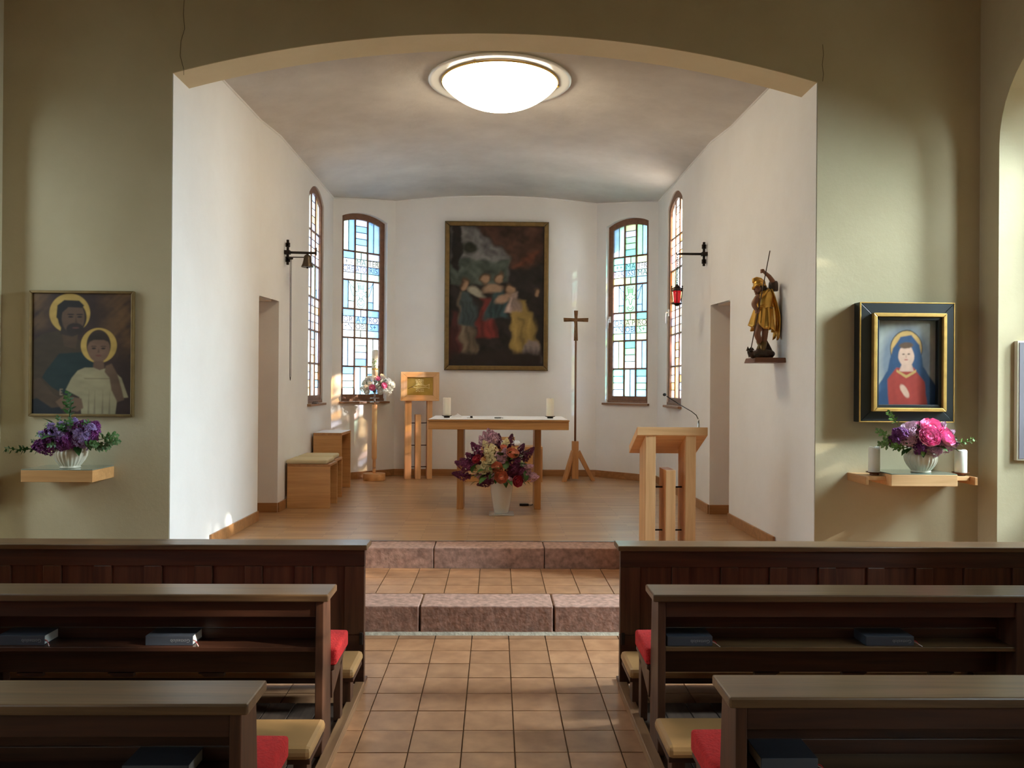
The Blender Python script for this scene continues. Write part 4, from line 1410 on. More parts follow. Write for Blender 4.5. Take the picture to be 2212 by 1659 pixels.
# wall shelves
sl = thing('wall_shelf', 'thick wooden wall shelf with glass plate below the dark painting', 'shelf', (-2.9, 5.75, .99))
boxo('shelf_block', 'oak_x', (-3.14, -2.668, 5.585, YF - .001, .988, ZS), sl, .003)
boxo('glass_plate', 'glassplate', (-3.138, -2.67, 5.587, YF - .002, ZS + .0005, ZS + .006), sl, .001)
sr = thing('wall_shelf', 'wooden wall shelf with two candle wings below the black framed picture', 'shelf', (2.9, 5.75, .98))
boxo('shelf_block', 'beech_x', (2.682, 3.137, 5.585, YF - .001, .988, ZS), sr, .003)
boxo('glass_plate', 'glassplate', (2.684, 3.135, 5.587, YF - .002, ZS + .0005, ZS + .006), sr, .001)
for (x0, x1) in ((2.535, 2.681), (3.138, 3.262)):
    boxo('wing_board', 'beech_x', (x0, x1, 5.66, YF - .001, 1.02, 1.048), sr, .002)
for x0 in (2.515, 3.2625):
    boxo('cheek', 'oak_y', (x0, x0 + .0195, 5.60, YF - .001, .995, 1.05), sr, .003)
pillar_candle(1889, 5.74, 1.0485, .038, .172, 'white candle with uneven rim on the shelf wing next to the chancel corner', 'copper', 1.4, 'shelf candles', .010)
pillar_candle(2076, 5.74, 1.0485, .040, .158, 'white candle on the shelf wing nearer the side wall', 'copper', 1.4, 'shelf candles', .004)

# ------------------------------------------------------------------ paintings
class Paint:
    def __init__(s, w, h, nx):
        s.w, s.h = w, h
        s.nx, s.ny = nx, int(nx * h / w)
        s.U, s.V = np.meshgrid(np.linspace(0, 1, s.nx), np.linspace(0, 1, s.ny))   # v up
        s.img = np.zeros((s.ny, s.nx, 3))
        s.U0, s.V0 = s.U.copy(), s.V.copy()
        s.asp = h / w
    def lin(s, c): return np.array(S(*c)[:3])
    def fill(s, c): s.img[:] = s.lin(c)
    def mix(s, a, c):
        a = np.clip(a, 0, 1)[..., None]
        s.img = s.img * (1 - a) + s.lin(c) * a
    def ell(s, cx, cy, rx, ry, c, soft=.06, rot=0, a=1.0):
        dx, dy = s.U - cx, (s.V - cy) * s.asp
        ry = ry * s.asp
        x = dx * math.cos(rot) + dy * math.sin(rot); y = -dx * math.sin(rot) + dy * math.cos(rot)
        d = np.sqrt((x / rx) ** 2 + (y / ry) ** 2)
        s.mix(a * np.clip((1 - d) / soft + .5, 0, 1), c)
    def poly(s, pts, c, soft=.008, a=1.0):
        """any polygon, edge softened by distance"""
        P = np.array(pts, float)
        ins = np.zeros(s.U.shape, bool)
        dist = np.full(s.U.shape, 9.0)
        n = len(P)
        for i in range(n):
            x0, y0 = P[i]; x1, y1 = P[(i + 1) % n]
            cond = ((y0 > s.V) != (y1 > s.V))
            xi = (x1 - x0) * (s.V - y0) / ((y1 - y0) if y1 != y0 else 1e-9) + x0
            ins ^= cond & (s.U < xi)
            ex, ey = x1 - x0, (y1 - y0) * s.asp
            t = np.clip(((s.U - x0) * ex + (s.V - y0) * s.asp * ey) / (ex * ex + ey * ey + 1e-12), 0, 1)
            dist = np.minimum(dist, np.hypot(s.U - x0 - t * ex, (s.V - y0) * s.asp - t * ey))
        sg = np.where(ins, dist, -dist)
        s.mix(a * np.clip(sg / soft + .5, 0, 1), c)
    def noise(s, amp, k, seed, sx=1.0, sy=1.0):
        r = np.random.default_rng(seed)
        out = np.zeros(s.U.shape)
        for o in range(5):
            f = k * 2 ** o
            for q in range(4):
                a, b, p = r.normal() * f * sx, r.normal() * f * sy, r.uniform(0, 6.28)
                out += np.sin(a * s.U * 6.28 + b * s.V * 6.28 * s.asp + p) / 2 ** o / 2.5
        return out * amp
    def warp(s, amp, k, seed):
        a, b = s.noise(amp, k, seed), s.noise(amp, k, seed + 1)
        s.U, s.V = s.U0 + a, s.V0 + b / s.asp
    def blur(s, n):
        for _ in range(n):
            p = np.pad(s.img, ((1, 1), (1, 1), (0, 0)), 'edge')
            s.img = (p[:-2, 1:-1] + p[2:, 1:-1] + p[1:-1, :-2] + p[1:-1, 2:] + 2 * p[1:-1, 1:-1]) / 6
    def grain(s, amp, k, seed, **kw):
        s.img = np.clip(s.img * (1 + s.noise(amp, k, seed, **kw)[..., None]), 0, 1)
    def build(s, name, x, y, z, parent):
        """upright canvas facing the nave; x,z is the lower left corner"""
        mb = MB()
        vs = [(x + s.w * u, y, z + s.h * v) for v, u in zip(s.V0.ravel(), s.U0.ravel())]
        nx, ny = s.nx, s.ny
        fs = [(j * nx + i, j * nx + i + 1, (j + 1) * nx + i + 1, (j + 1) * nx + i) for j in range(ny - 1) for i in range(nx - 1)]
        mb.add(vs, fs, False)
        me = mb.mesh(name)
        ca = me.color_attributes.new('paint', 'FLOAT_COLOR', 'POINT')
        buf = np.ones((nx * ny, 4), np.float32)
        buf[:, :3] = s.img.reshape(-1, 3)
        ca.data.foreach_set('color', buf.ravel())
        o = bpy.data.objects.new(name, me)
        link(o, 'canvas', parent)
        return o

def frame_bars(t, m, x0, x1, z0, z1, y0, y1, w, name='frame_bar', bevel=.004):
    """four mitred bars"""
    for q in ([(x0, z0), (x1, z0), (x1 - w, z0 + w), (x0 + w, z0 + w)], [(x1, z0), (x1, z1), (x1 - w, z1 - w), (x1 - w, z0 + w)],
              [(x1, z1), (x0, z1), (x0 + w, z1 - w), (x1 - w, z1 - w)], [(x0, z1), (x0, z0), (x0 + w, z0 + w), (x0 + w, z1 - w)]):
        MB().prism(q, 'Y', y0, y1).build(name, M[m], t, bevel)

# dark painting of a bearded man and a child, left of the opening
a, b = at(66, 899, YF), at(293.5, 630, YF)
X0, X1, Z0_, Z1_ = a.x, b.x, a.z, b.z
t = thing('portrait_painting', 'dark painting of a bearded man and a child with golden halos', 'painting', ((X0 + X1) / 2, YF - .02, Z0_))
frame_bars(t, 'dullgold', X0, X1, Z0_, Z1_, YF - .035, YF - .002, .019)
fwid = .018
P = Paint(X1 - X0 - 2 * fwid, Z1_ - Z0_ - 2 * fwid, 230)
P.fill((62, 42, 36))
nz_ = P.noise(.5, 2.2, 4)
P.mix(np.clip((P.U - .62) * 3, 0, 1) * np.clip((P.V - .42) * 4, 0, 1) * np.clip(nz_ + .5, 0, 1) * .9, (140, 102, 62))
P.mix(np.clip((.22 - P.U) * 6, 0, 1) * np.clip((P.V - .62) * 6, 0, 1) * np.clip(nz_ + .5, 0, 1) * .9, (124, 92, 58))
P.poly([(0, .60), (.1, .66), (.25, .69), (.36, .66), (.5, .6), (.62, .5), (.6, .3), (.4, .12), (.2, 0), (0, 0)], (70, 54, 36))
P.poly([(.27, .5), (.62, .52), (.62, .32), (.38, .14), (.2, .22), (.1, .3), (.14, .36)], (30, 48, 48))
P.poly([(0, 0), (.32, 0), (.3, .1), (.1, .14), (0, .12)], (28, 30, 36))
P.poly([(.0, .28), (.08, .3), (.22, .16), (.3, .13), (.3, .06), (.2, .05), (0, .16)], (80, 60, 42), .01)
# man: halo, head
P.ell(.375, .835, .205, .163, (206, 168, 88), .03)
P.ell(.40, .80, .145, .135, (50, 38, 30), .06)
P.poly([(.30, .8), (.46, .8), (.5, .72), (.5, .66), (.36, .64), (.28, .66)], (56, 42, 34))
P.ell(.41, .80, .115, .135, (104, 78, 60), .1, 0)
P.poly([(.25, .9), (.32, .945), (.47, .94), (.52, .9), (.5, .88), (.36, .885), (.3, .84), (.28, .76), (.24, .8)], (36, 28, 26))
P.ell(.43, .70, .09, .055, (52, 38, 32), .15)
P.ell(.435, .714, .035, .007, (104, 62, 54), .3)
for ex in (.385, .475):
    P.ell(ex, .805, .026, .007, (40, 30, 28), .4); P.ell(ex, .825, .036, .006, (44, 32, 28), .4)
P.poly([(.435, .81), (.455, .755), (.425, .748)], (82, 60, 46), .01)
P.poly([(.3, .66), (.4, .64), (.46, .66), (.44, .54), (.32, .56)], (84, 62, 44), .012)
# child: halo, head, white tunic
P.ell(.67, .57, .182, .145, (206, 168, 88), .03)
P.ell(.668, .57, .122, .13, (66, 48, 38), .04)
P.ell(.668, .545, .112, .115, (128, 96, 76), .06)
P.poly([(.56, .57), (.57, .64), (.62, .675), (.72, .675), (.77, .63), (.785, .57), (.765, .6), (.72, .615), (.62, .615), (.58, .6)], (56, 42, 32), .012)
for ex in (.62, .715):
    P.ell(ex, .545, .022, .007, (46, 36, 32), .4); P.ell(ex, .562, .03, .004, (70, 50, 40), .4)
P.poly([(.668, .545), (.68, .51), (.655, .508)], (100, 74, 58), .008)
P.ell(.668, .485, .03, .007, (120, 70, 62), .3)
P.poly([(.62, .44), (.72, .44), (.73, .36), (.61, .36)], (112, 84, 66), .012)
P.poly([(.53, .385), (.62, .385), (.68, .365), (.74, .38), (.82, .36), (.9, .3), (.97, .14), (.86, .13), (.84, 0), (.5, 0), (.48, .14), (.34, .2), (.4, .3), (.46, .36)], (172, 158, 122))
P.poly([(.52, .3), (.8, .3), (.8, .29), (.53, .29)], (140, 126, 96), .006)
for xx in (.56, .62, .7, .77): P.poly([(xx, 0), (xx + .015, .2), (xx + .02, 0)], (140, 126, 98), .01)
P.poly([(.24, .1), (.32, .15), (.5, .13), (.52, .05), (.46, .02), (.3, .04)], (120, 92, 70), .012)
P.poly([(.74, .4), (.8, .42), (.86, .33), (.9, .22), (.93, .12), (.86, .1), (.8, .2), (.78, .3), (.73, .35)], (112, 86, 66), .012)
P.poly([(.28, .155), (.31, .155), (.31, .165), (.29, .165), (.29, .178), (.305, .178), (.305, .186), (.29, .186), (.29, .2), (.312, .2), (.312, .208), (.28, .208)], (140, 120, 100), .004)
P.blur(2)
P.grain(.10, 3, 9)
P.img *= .8
P.build('canvas', X0 + fwid, YF - .02, Z0_ + fwid, t)

# small picture in a deep black and gold frame
YFr = 5.80
a, b = at(1856.5, 912, YFr), at(2063.5, 654, YFr)
X0, X1, Z0_, Z1_ = a.x, b.x, a.z, b.z
t = thing('framed_picture', 'small devotional picture of a blue-veiled figure in a deep black and gold frame', 'picture', ((X0 + X1) / 2, YFr, Z0_))
frame_bars(t, 'goldframe', X0, X1, Z0_, Z1_, YFr, YFr + .012, .008, 'gilt_edge', .002)
frame_bars(t, 'blackframe', X0 + .001, X1 - .001, Z0_ + .001, Z1_ - .001, YFr + .0125, YF - .001, .0074, 'frame_side', .001)
frame_bars(t, 'blackframe', X0 + .0085, X1 - .0085, Z0_ + .0085, Z1_ - .0085, YFr + .002, YF - .003, .082, 'black_bar', .003)
i0, i1, j0, j1 = X0 + .083, X1 - .074, Z0_ + .077, Z1_ - .078
frame_bars(t, 'goldframe', i0, i1, j0, j1, YFr - .035, YFr + .012, .026, 'gilt_bar', .004)
frame_bars(t, 'blackframe', i0 + .0265, i1 - .0265, j0 + .0265, j1 - .0265, YFr - .012, YFr + .04, .022, 'inner_bar', .003)
c0, c1, d0, d1 = i0 + .04, i1 - .04, j0 + .04, j1 - .04
P = Paint(c1 - c0, d1 - d0, 150)
P.fill((96, 112, 110))
P.warp(.008, 1.2, 31)
P.ell(.5, .55, .62, .5, (172, 172, 162), .5)
P.ell(.5, .52, .42, .42, (120, 128, 138), .3)
P.ell(.5, .66, .27, .22, (52, 44, 40), .04)
P.ell(.5, .66, .255, .208, (198, 158, 92), .05)
P.poly([(.0, .18), (.2, .4), (.28, .66), (.4, .8), (.58, .82), (.72, .7), (.78, .45), (1, .22), (1, 0), (0, 0)], (44, 72, 104), .02)
P.poly([(.22, 0), (.2, .3), (.34, .44), (.62, .44), (.8, .28), (.86, 0)], (160, 56, 44), .02)
P.ell(.5, .58, .125, .13, (210, 172, 148), .12)
P.ell(.5, .7, .12, .035, (92, 66, 46), .4)
P.poly([(.42, .48), (.58, .48), (.62, .4), (.38, .4)], (206, 168, 146), .02)
P.poly([(.34, .42), (.5, .36), (.66, .42), (.66, .39), (.5, .325), (.34, .39)], (190, 152, 88), .012)
P.ell(.48, .17, .05, .085, (206, 166, 142), .3, .5)
P.ell(.46, .6, .022, .008, (90, 66, 54), .6); P.ell(.545, .6, .022, .008, (90, 66, 54), .6); P.ell(.5, .535, .03, .008, (168, 96, 86), .6); P.poly([(.5, .6), (.515, .56), (.49, .558)], (186, 146, 122), .015)
P.blur(2)
P.grain(.05, 3, 3)
P.build('canvas', c0, YFr + .03, d0, t)

# large altar painting: a generic dark scene in the same colours
YP = AY1 - .055
a, b = at(959.5, 799, YP), at(1185.5, 480, YP)
X0, X1, Z0_, Z1_ = a.x, b.x, a.z, b.z
t = thing('altar_painting', 'large dark religious painting in a dull gold frame on the apse wall', 'painting', ((X0 + X1) / 2, YP, Z0_))
frame_bars(t, 'blackframe', X0 - .004, X1 + .004, Z0_ - .004, Z1_ + .004, YP + .012, AY1 - .001, .03, 'frame_back', .003)
frame_bars(t, 'dullgold', X0, X1, Z0_, Z1_, YP - .02, YP + .03, .066, 'frame_bar', .014)
fw_ = .064
P = Paint(X1 - X0 - 2 * fw_, Z1_ - Z0_ - 2 * fw_, 230)
P.fill((40, 32, 30))
P.warp(.022, 1.6, 51)
P.poly([(.02, .98), (.22, .99), (.5, .86), (.62, .82), (.62, .62), (.5, .6), (.1, .62), (.0, .7)], (128, 126, 124), .05)
P.poly([(.0, .74), (.2, .77), (.45, .75), (.62, .77), (.62, .6), (0, .58)], (84, 94, 84), .03)
P.poly([(.22, 1), (.4, .92), (.6, .83), (.64, .7), (.85, .68), (1, .74), (1, 1)], (78, 50, 38), .04)
P.poly([(.68, .7), (.85, .8), (.95, .82), (.9, .72)], (112, 62, 42), .05)
P.poly([(.02, 1), (.09, 1), (.13, .8), (.1, .66), (.02, .72)], (34, 28, 26), .02)
P.ell(.2, .83, .09, .04, (42, 46, 34), .5)
P.grain(.35, 3, 21)
# loosely draped forms, no faces
def robe(cx, base, hgt, wd, col, lean, sd):
    r_ = random.Random(sd)
    P.poly([(cx - wd, base), (cx - wd * .7 + lean * .4, base + hgt * .55), (cx + lean - wd * .3, base + hgt), (cx + lean + wd * .35, base + hgt * .98), (cx + lean * .5 + wd * .8, base + hgt * .5), (cx + wd, base)], col, .03)
    for k in range(4):
        x = cx - wd * .6 + k * wd * .4
        fk = r_.choice((.5, .62, 1.25))
        dk = tuple(int(c * fk) for c in col)
        P.poly([(x, base + .01), (x + lean * .5 + .01, base + hgt * .7), (x + lean * .5 + .03, base + hgt * .66), (x + .03, base)], tuple(min(255, c) for c in dk), .03, .7)
robe(.17, .08, .46, .12, (120, 104, 84), .0, 1)
robe(.2, .3, .24, .1, (78, 92, 92), .0, 2)
robe(.4, .2, .3, .12, (126, 48, 42), -.02, 3)
robe(.5, .34, .22, .15, (58, 82, 84), .02, 4)
robe(.82, .05, .42, .16, (168, 140, 78), -.08, 5)
robe(.7, .38, .14, .08, (186, 160, 148), -.03, 6)
robe(.05, .05, .35, .08, (86, 40, 38), 0, 7)
robe(.88, .03, .16, .12, (156, 140, 134), .0, 8)
for (x, y, r_) in ((.17, .585, .05), (.37, .63, .05), (.53, .64, .055), (.64, .55, .05), (.9, .52, .04)):
    P.ell(x, y, r_, r_ * .78, (92, 70, 50), .4); P.ell(x + .006, y - .008, r_ * .7, r_ * .6, (178, 142, 112), .5)
P.ell(.46, .56, .1, .03, (178, 146, 118), .6); P.ell(.3, .54, .08, .025, (190, 182, 160), .6, -.5); P.ell(.56, .48, .09, .03, (186, 150, 124), .6, .3)
P.poly([(0, .1), (1, .1), (1, 0), (0, 0)], (46, 34, 30), .06)
P.blur(5)
P.grain(.12, 3, 22)
P.img *= .72
P.build('canvas', X0 + fw_, YP + .005, Z0_ + fw_, t)

# picture board on the far reveal of the side niche, only its edge in view
t = thing('niche_picture', 'pale-edged grey picture board on the niche wall at the picture edge', 'picture', (3.72, 5.64, 1.14))
a, b = at(2196, 995, 5.635), at(2196, 736, 5.635)
boxo('board_edge', 'socket', (a.x, a.x + .42, 5.632, 5.669, a.z, b.z), t, .004)
boxo('board_face', 'greyboard', (a.x + .012, a.x + .408, 5.627, 5.632, a.z + .012, b.z - .012), t, .001)
# ------------------------------------------------------------------ ceiling lamp
LX, LY = at(1080, 178, 7.40).x, 7.40
LZ = 4.355
t = thing('ceiling_lamp', 'large round lit opal bowl lamp on the chancel vault', 'lamp', (LX, LY, LZ))
MB().lathe([(.30, .028), (.60, .02), (.634, .0), (.638, -.008), (.630, -.014), (.60, -.012), (.50, -.006), (.2, -.006)], 72, (LX, LY, LZ)).build('ceiling_plate', M['white'], t)
prof = []
for i in range(17):
    th = (i / 16) * 1.0
    R = .62
    a_ = th * math.asin(.515 / R)
    prof.append((R * math.sin(a_), -.025 - (R * math.cos(a_) - R * math.cos(math.asin(.515 / R)))))
prof = [(max(p[0], 0), p[1] * (.225 / .276)) for p in prof]
bo = MB().lathe(prof + [(.505, -.006)], 72).build('opal_bowl', M['lamp'])
bo.parent = t
MB().lathe([(.508, -.024), (.521, -.022), (.523, -.012), (.510, -.008)], 72, (LX, LY, LZ)).build('metal_rim', M['brass'], t)
for k in range(3):
    th = k * 2.094 + 2.2
    MB().blob((LX + .525 * math.cos(th), LY + .525 * math.sin(th), LZ - .018), .012, 8, 6).build('clamp_screw', M['brass'], t)

# ------------------------------------------------------------------ lectern
YL = 6.24
def X_(px, py=1050, Y=YL): return at(px, py, Y).x
t = thing('lectern', 'pale wooden lectern with three posts and sloping top, carrying a gooseneck microphone', 'lectern', (X_(1448), YL + .13, Z1))
for (p0, p1) in ((1394, 1416), (1481, 1503)):
    boxo('post', 'beech_z', (X_(p0), X_(p1), YL, YL + .26, Z1, 1.30 if p0 < 1400 else 1.30), t, .003)
zmid = at(1449, 1016, YL).z
mid = MB().box(X_(1438.5), X_(1459.5), YL, YL + .26, Z1, zmid).build('middle_post', M['beech_z'], t, .003)
for z in (at(1430, 1052, YL + .12).z, at(1430, 1145, YL + .12).z):
    MB().tube([(X_(1416) - .02, YL + .13, z), (X_(1481) + .02, YL + .13, z)], .006, 8).build('cross_rod', M['iron'], t)
# sloping top: high edge towards the nave
tl_, tr_ = at(1376.5, 922, YL - .01).x, at(1529, 924, YL - .01).x
zt_, zb_ = at(1450, 922.5, YL - .01).z, at(1450, 940.5, YL - .01).z
dz = .165
mb = MB()
mb.prism([(YL - .01, zb_), (YL - .01, zt_), (YL + .36, zt_ - dz), (YL + .36, zb_ - dz)], 'X', tl_, tr_)
mb.build('sloping_top', M['beech_x'], t, .003)
for o in t.children:      # posts are cut to the slope
    if o.name.startswith('post'):
        for v in o.data.vertices:
            if v.co.z > 1.0:
                v.co.z = zb_ - dz * (v.co.y - (YL - .01)) / .37 + .004
# microphone
mp_ = at(1509, 922, YL + .06)
zbase = zt_ - dz * .07 / .37
mt = thing('gooseneck_microphone', 'thin black gooseneck microphone standing on the lectern', 'microphone', (mp_.x, YL + .06, zbase))
MB().lathe([(.011, 0), (.012, .01), (.009, .05), (.005, .085)], 14, (mp_.x, YL + .06, zbase)).build('mount', M['steel'], mt)
gp = [at(1508, 905, YL + .06), at(1504, 897, YL + .05), at(1494, 889, YL + .04), at(1470, 875, YL + .02), at(1440, 856, YL)]
MB().tube(gp, .0035, 8).build('gooseneck', M['black'], mt)
MB().blob(at(1435.5, 852.5, YL - .002), (.014, .014, .012), 10, 8).build('capsule', M['black'], mt)

# ------------------------------------------------------------------ tabernacle stand
def local_thing(name, label, cat, loc, rz, group=None):
    t = thing(name, label, cat, loc, group)
    t.rotation_euler = (0, 0, rz)
    return t
def lbox(t, name, m, b, bevel=.003):
    o = MB().box(*b).build(name, M[m]); o.parent = t
    if bevel:
        md = o.modifiers.new('bevel', 'BEVEL'); md.width = bevel; md.segments = 2; md.limit_method = 'ANGLE'
    return o
YT = 11.52
c = at(907, 900, YT)
t = local_thing('tabernacle', 'wooden tabernacle box with embossed brass door on a post stand', 'tabernacle', (c.x, YT, Z2), math.radians(9))
zb0, zb1 = at(905, 866, YT).z - Z2, at(905, 803.5, YT).z - Z2
w2 = .264
boxo_ = lbox(t, 'box_body', 'beech_x', (-w2 + .004, w2 - .004, .03, .30, zb0 + .004, zb1 - .004))
for q, m_ in (([(-w2, zb0), (w2, zb0), (w2 - .085, zb0 + .078), (-w2 + .085, zb0 + .078)], 'beech_x'), ([(w2, zb0), (w2, zb1), (w2 - .085, zb1 - .073), (w2 - .085, zb0 + .078)], 'beech_z'),
          ([(w2, zb1), (-w2, zb1), (-w2 + .085, zb1 - .073), (w2 - .085, zb1 - .073)], 'beech_x'), ([(-w2, zb1), (-w2, zb0), (-w2 + .085, zb0 + .078), (-w2 + .085, zb1 - .073)], 'beech_z')):
    o = MB().prism(q, 'Y', -.01, .03).build('front_frame', M[m_]); o.parent = t
    md = o.modifiers.new('bevel', 'BEVEL'); md.width = .003; md.segments = 2
dr = lbox(t, 'brass_door', 'brass', (-w2 + .086, w2 - .086, .012, .029, zb0 + .079, zb1 - .074), .001)
# relief: fish between two panels of embossed beads
cx_, cz_ = .0, (zb0 + zb1) / 2 + .003
rl = MB()
rl.tube([(-.11, .010, cz_ - .012), (-.075, .010, cz_ + .006), (-.03, .010, cz_ + .022), (.03, .010, cz_ + .018), (.08, .010, cz_ + .008), (.12, .010, cz_ + .022), (.128, .010, cz_ + .03)], .005, 6)
rl.tube([(-.11, .010, cz_ - .012), (-.07, .010, cz_ - .022), (-.02, .010, cz_ - .026), (.04, .010, cz_ - .02), (.08, .010, cz_ - .012), (.12, .010, cz_ - .026), (.128, .010, cz_ - .032)], .005, 6)
rl.tube([(.128, .010, cz_ + .03), (.122, .010, cz_), (.128, .010, cz_ - .032)], .005, 6)
rl.tube([(-.05, .010, cz_ + .022), (-.038, .010, cz_), (-.05, .010, cz_ - .022)], .003, 6)
o = rl.build('fish_relief', M['brass_hi']); o.parent = dr
rl = MB()
rr = random.Random(4)
for zr0, zr1 in ((cz_ + .03, cz_ + .098), (cz_ - .072, cz_ - .034)):
    z = zr0
    while z < zr1:
        x = -.055
        while x < .055:
            rl.blob((x + rr.uniform(-.003, .003), .011, z + rr.uniform(-.002, .002)), (rr.uniform(.004, .008), .004, rr.uniform(.004, .007)), 6, 4)
            x += .0145
        z += .0145
for k in range(8):
    for zz in (-.008, .006):
        rl.blob((-.025 + k * .014, .011, cz_ + zz), .0042, 6, 4)
o = rl.build('bead_relief', M['brass_hi']); o.parent = dr; o['kind'] = 'stuff'
o = MB().tube([(-.165, .008, cz_ - .034), (-.12, .006, cz_ - .012), (-.075, .006, cz_ + .010), (-.06, .009, cz_ + .006)], .0028, 6).build('key', M['iron']); o.parent = dr
lbox(t, 'post', 'beech_z', (-.20, -.112, .03, .26, 0, zb0))
lbox(t, 'post', 'beech_z', (.105, .175, .03, .26, 0, zb0))
lbox(t, 'middle_post', 'beech_z', (-.058, .02, .03, .26, 0, at(905, 896, YT).z - Z2))
for z in (.77, .46, .16):
    o = MB().tube([(-.12, .15, z), (.12, .15, z)], .006, 8).build('cross_rod', M['iron']); o.parent = t

# ------------------------------------------------------------------ Easter candle on its stand
YE = 11.40
c = at(808, 1030, YE)
t = thing('candle_stand', 'turned wooden candle stand with steel rods and round base, by the window', 'stand', (c.x, YE, Z2))
x = c.x
za, zb = at(812, 1024, YE).z, at(812, 1000, YE).z
MB().lathe([(.150, 0), (.152, .006), (.152, .088), (.148, .094), (0, .094)], 40, (x, YE, Z2)).build('round_base', M['oak_x'], t)
z2 = at(812, 874, YE).z
MB().lathe([(.020, Z2 + .094), (.022, Z2 + .12), (.022, Z2 + .28), (.030, Z2 + .285), (.036, Z2 + .31), (.036, z2 - .02), (.033, z2)], 24, (x, YE, 0)).build('wooden_shaft', M['beech_z'], t)
MB().lathe([(.0235, Z2 + .16), (.0235, Z2 + .166), (.0225, Z2 + .168)], 20, (x, YE, 0)).build('steel_ring', M['steel'], t)
z3 = at(812, 845, YE).z
MB().tube([(x, YE, z2), (x, YE, z3 + .16)], .014, 12).build('steel_rod', M['steel'], t)
for z in (z2 + .03, z2 + .085, z2 + .14):
    MB().lathe([(.0, z), (.062, z), (.064, z + .004), (.062, z + .008), (0, z + .008)], 28, (x, YE, 0)).build('steel_disc', M['steel'], t)
ec = thing('easter_candle', 'tall white candle with gilt ornament above the rose garland', 'candle', (x, YE, z3 + .16))
zc0, zc1 = z3 + .1605, at(814, 756, YE).z
MB().lathe([(.042, zc0), (.042, zc1 - .012), (.038, zc1), (.02, zc1 - .006), (0, zc1 - .006)], 28, (x + .0, YE, 0)).build('wax_body', M['wax'], ec)
MB().tube([(x, YE, zc1 - .008), (x, YE, zc1 + .012)], .002, 5).build('wick', M['black'], ec)
MB().lathe([(.0425, zc0 + .13), (.0432, zc0 + .132), (.0432, zc0 + .147), (.0425, zc0 + .149)], 28, (x, YE, 0)).build('gilt_band', M['gold'], ec)
orn = MB()
for k in range(40):
    rr_ = random.Random(k)
    th = -PI / 2 + rr_.uniform(-.9, .9); zz = zc0 + .12 + .16 * rr_.random()
    if abs(th + PI / 2) > .9 - 1.2 * abs(zz - zc0 - .24): continue
    orn.blob((x + .0425 * math.cos(th), YE + .0425 * math.sin(th), zz), (.005, .003, .006), 6, 4)
orn.build('wax_ornament', M['leaf2'], ec)
MB().tube([(x + .043 * math.cos(-PI / 2 + a_), YE + .043 * math.sin(-PI / 2 + a_), zc0 + zz) for a_, zz in ((-.25, .05), (-.25, .16), (.25, .16), (.25, .05), (-.25, .05))], .003, 5).build('gilt_emblem', M['gold'], ec)
gz = at(813, 832, YE).z
gb = thing('rose_garland', 'ring of white and pink roses around the tall candle', 'flowers', (x, YE, gz - .05))
its = [('pinkrose', 805, 838, .95, -.13), ('pinkrose', 815, 820, .85, -.09), ('pinkrose', 828, 834, .95, -.13)]
for a in [(790, 828), (786, 840), (797, 820), (800, 830), (795, 845), (838, 824), (842, 838), (832, 845), (820, 845), (806, 818), (826, 816), (838, 848), (846, 832), (792, 836), (815, 838)]:
    its.append(('whiterose' if len(its) % 2 else 'snow', a[0], a[1], 1.1, random.uniform(-.14, -.02)))
for a in [(800, 825), (812, 815), (824, 822), (836, 832), (795, 838)]: its.append(('snow', a[0], a[1], 1.0, .08))
bouquet(gb, (x, 0), YE, gz - .05, its, .1, 1, 26, 31, (.24, .12), ('sprig', 'leaf2'), True, .62)

# ------------------------------------------------------------------ stools and credence table on the left
def n_bench(t, x0, x1, y0, y1, z1, th=.026):
    """two upright panels joined by a top: the opening faces the altar"""
    boxo('side_panel', 'oak_x', (x0, x1, y0, y0 + th, Z2, z1 - th), t)
    boxo('side_panel', 'oak_x', (x0, x1, y1 - th, y1, Z2, z1 - th), t)
    boxo('top_panel', 'oak_y', (x0, x1, y0, y1, z1 - th + .0005, z1), t)
    boxo('back_panel', 'oak_y', (x0, x0 + .02, y0 + th, y1 - th, Z2 + .12, z1 - th), t)
ST = []
for (y0, xr, lab, lab2) in ((8.76, 712.5, 'wooden box stool nearest the doorway, in front of the twin stool', 'flat cream seat cushion on the stool nearest the doorway'),
                      (9.26, 724, 'wooden box stool between the front stool and the credence table', 'flat cream seat cushion on the stool beside the credence table')):
    x0 = -XC1 + .03
    x1 = at(xr, 1060, y0).x
    t = thing('box_stool', lab, 'stool', ((x0 + x1) / 2, y0 + .2, Z2), 'box stools by the wall')
    n_bench(t, x0, x1, y0, y0 + .42, Z2 + .465)
    cu = MB().box(x0 - .01, x1 - .03, y0 - .012, y0 + .40, Z2 + .466, Z2 + .512).build('stool_cushion', M['cushion'], None, .018, 3)
    tag(cu, lab2, 'cushion', 'stool cushions')
x0, x1 = -XC1 + .035, at(737.5, 980, 9.98).x
t = thing('credence_table', 'narrow wooden side table with white cloth on top by the wall', 'table', ((x0 + x1) / 2, 10.2, Z2))
n_bench(t, x0, x1, 9.98, 10.62, Z2 + .72, .03)
cl = MB().box(x0 + .005, x1 - .004, 9.985, 10.615, Z2 + .7205, Z2 + .724).build('table_runner', M['linen'], None, .001)
tag(cl, 'plain white cloth lying on the narrow side table', 'cloth')
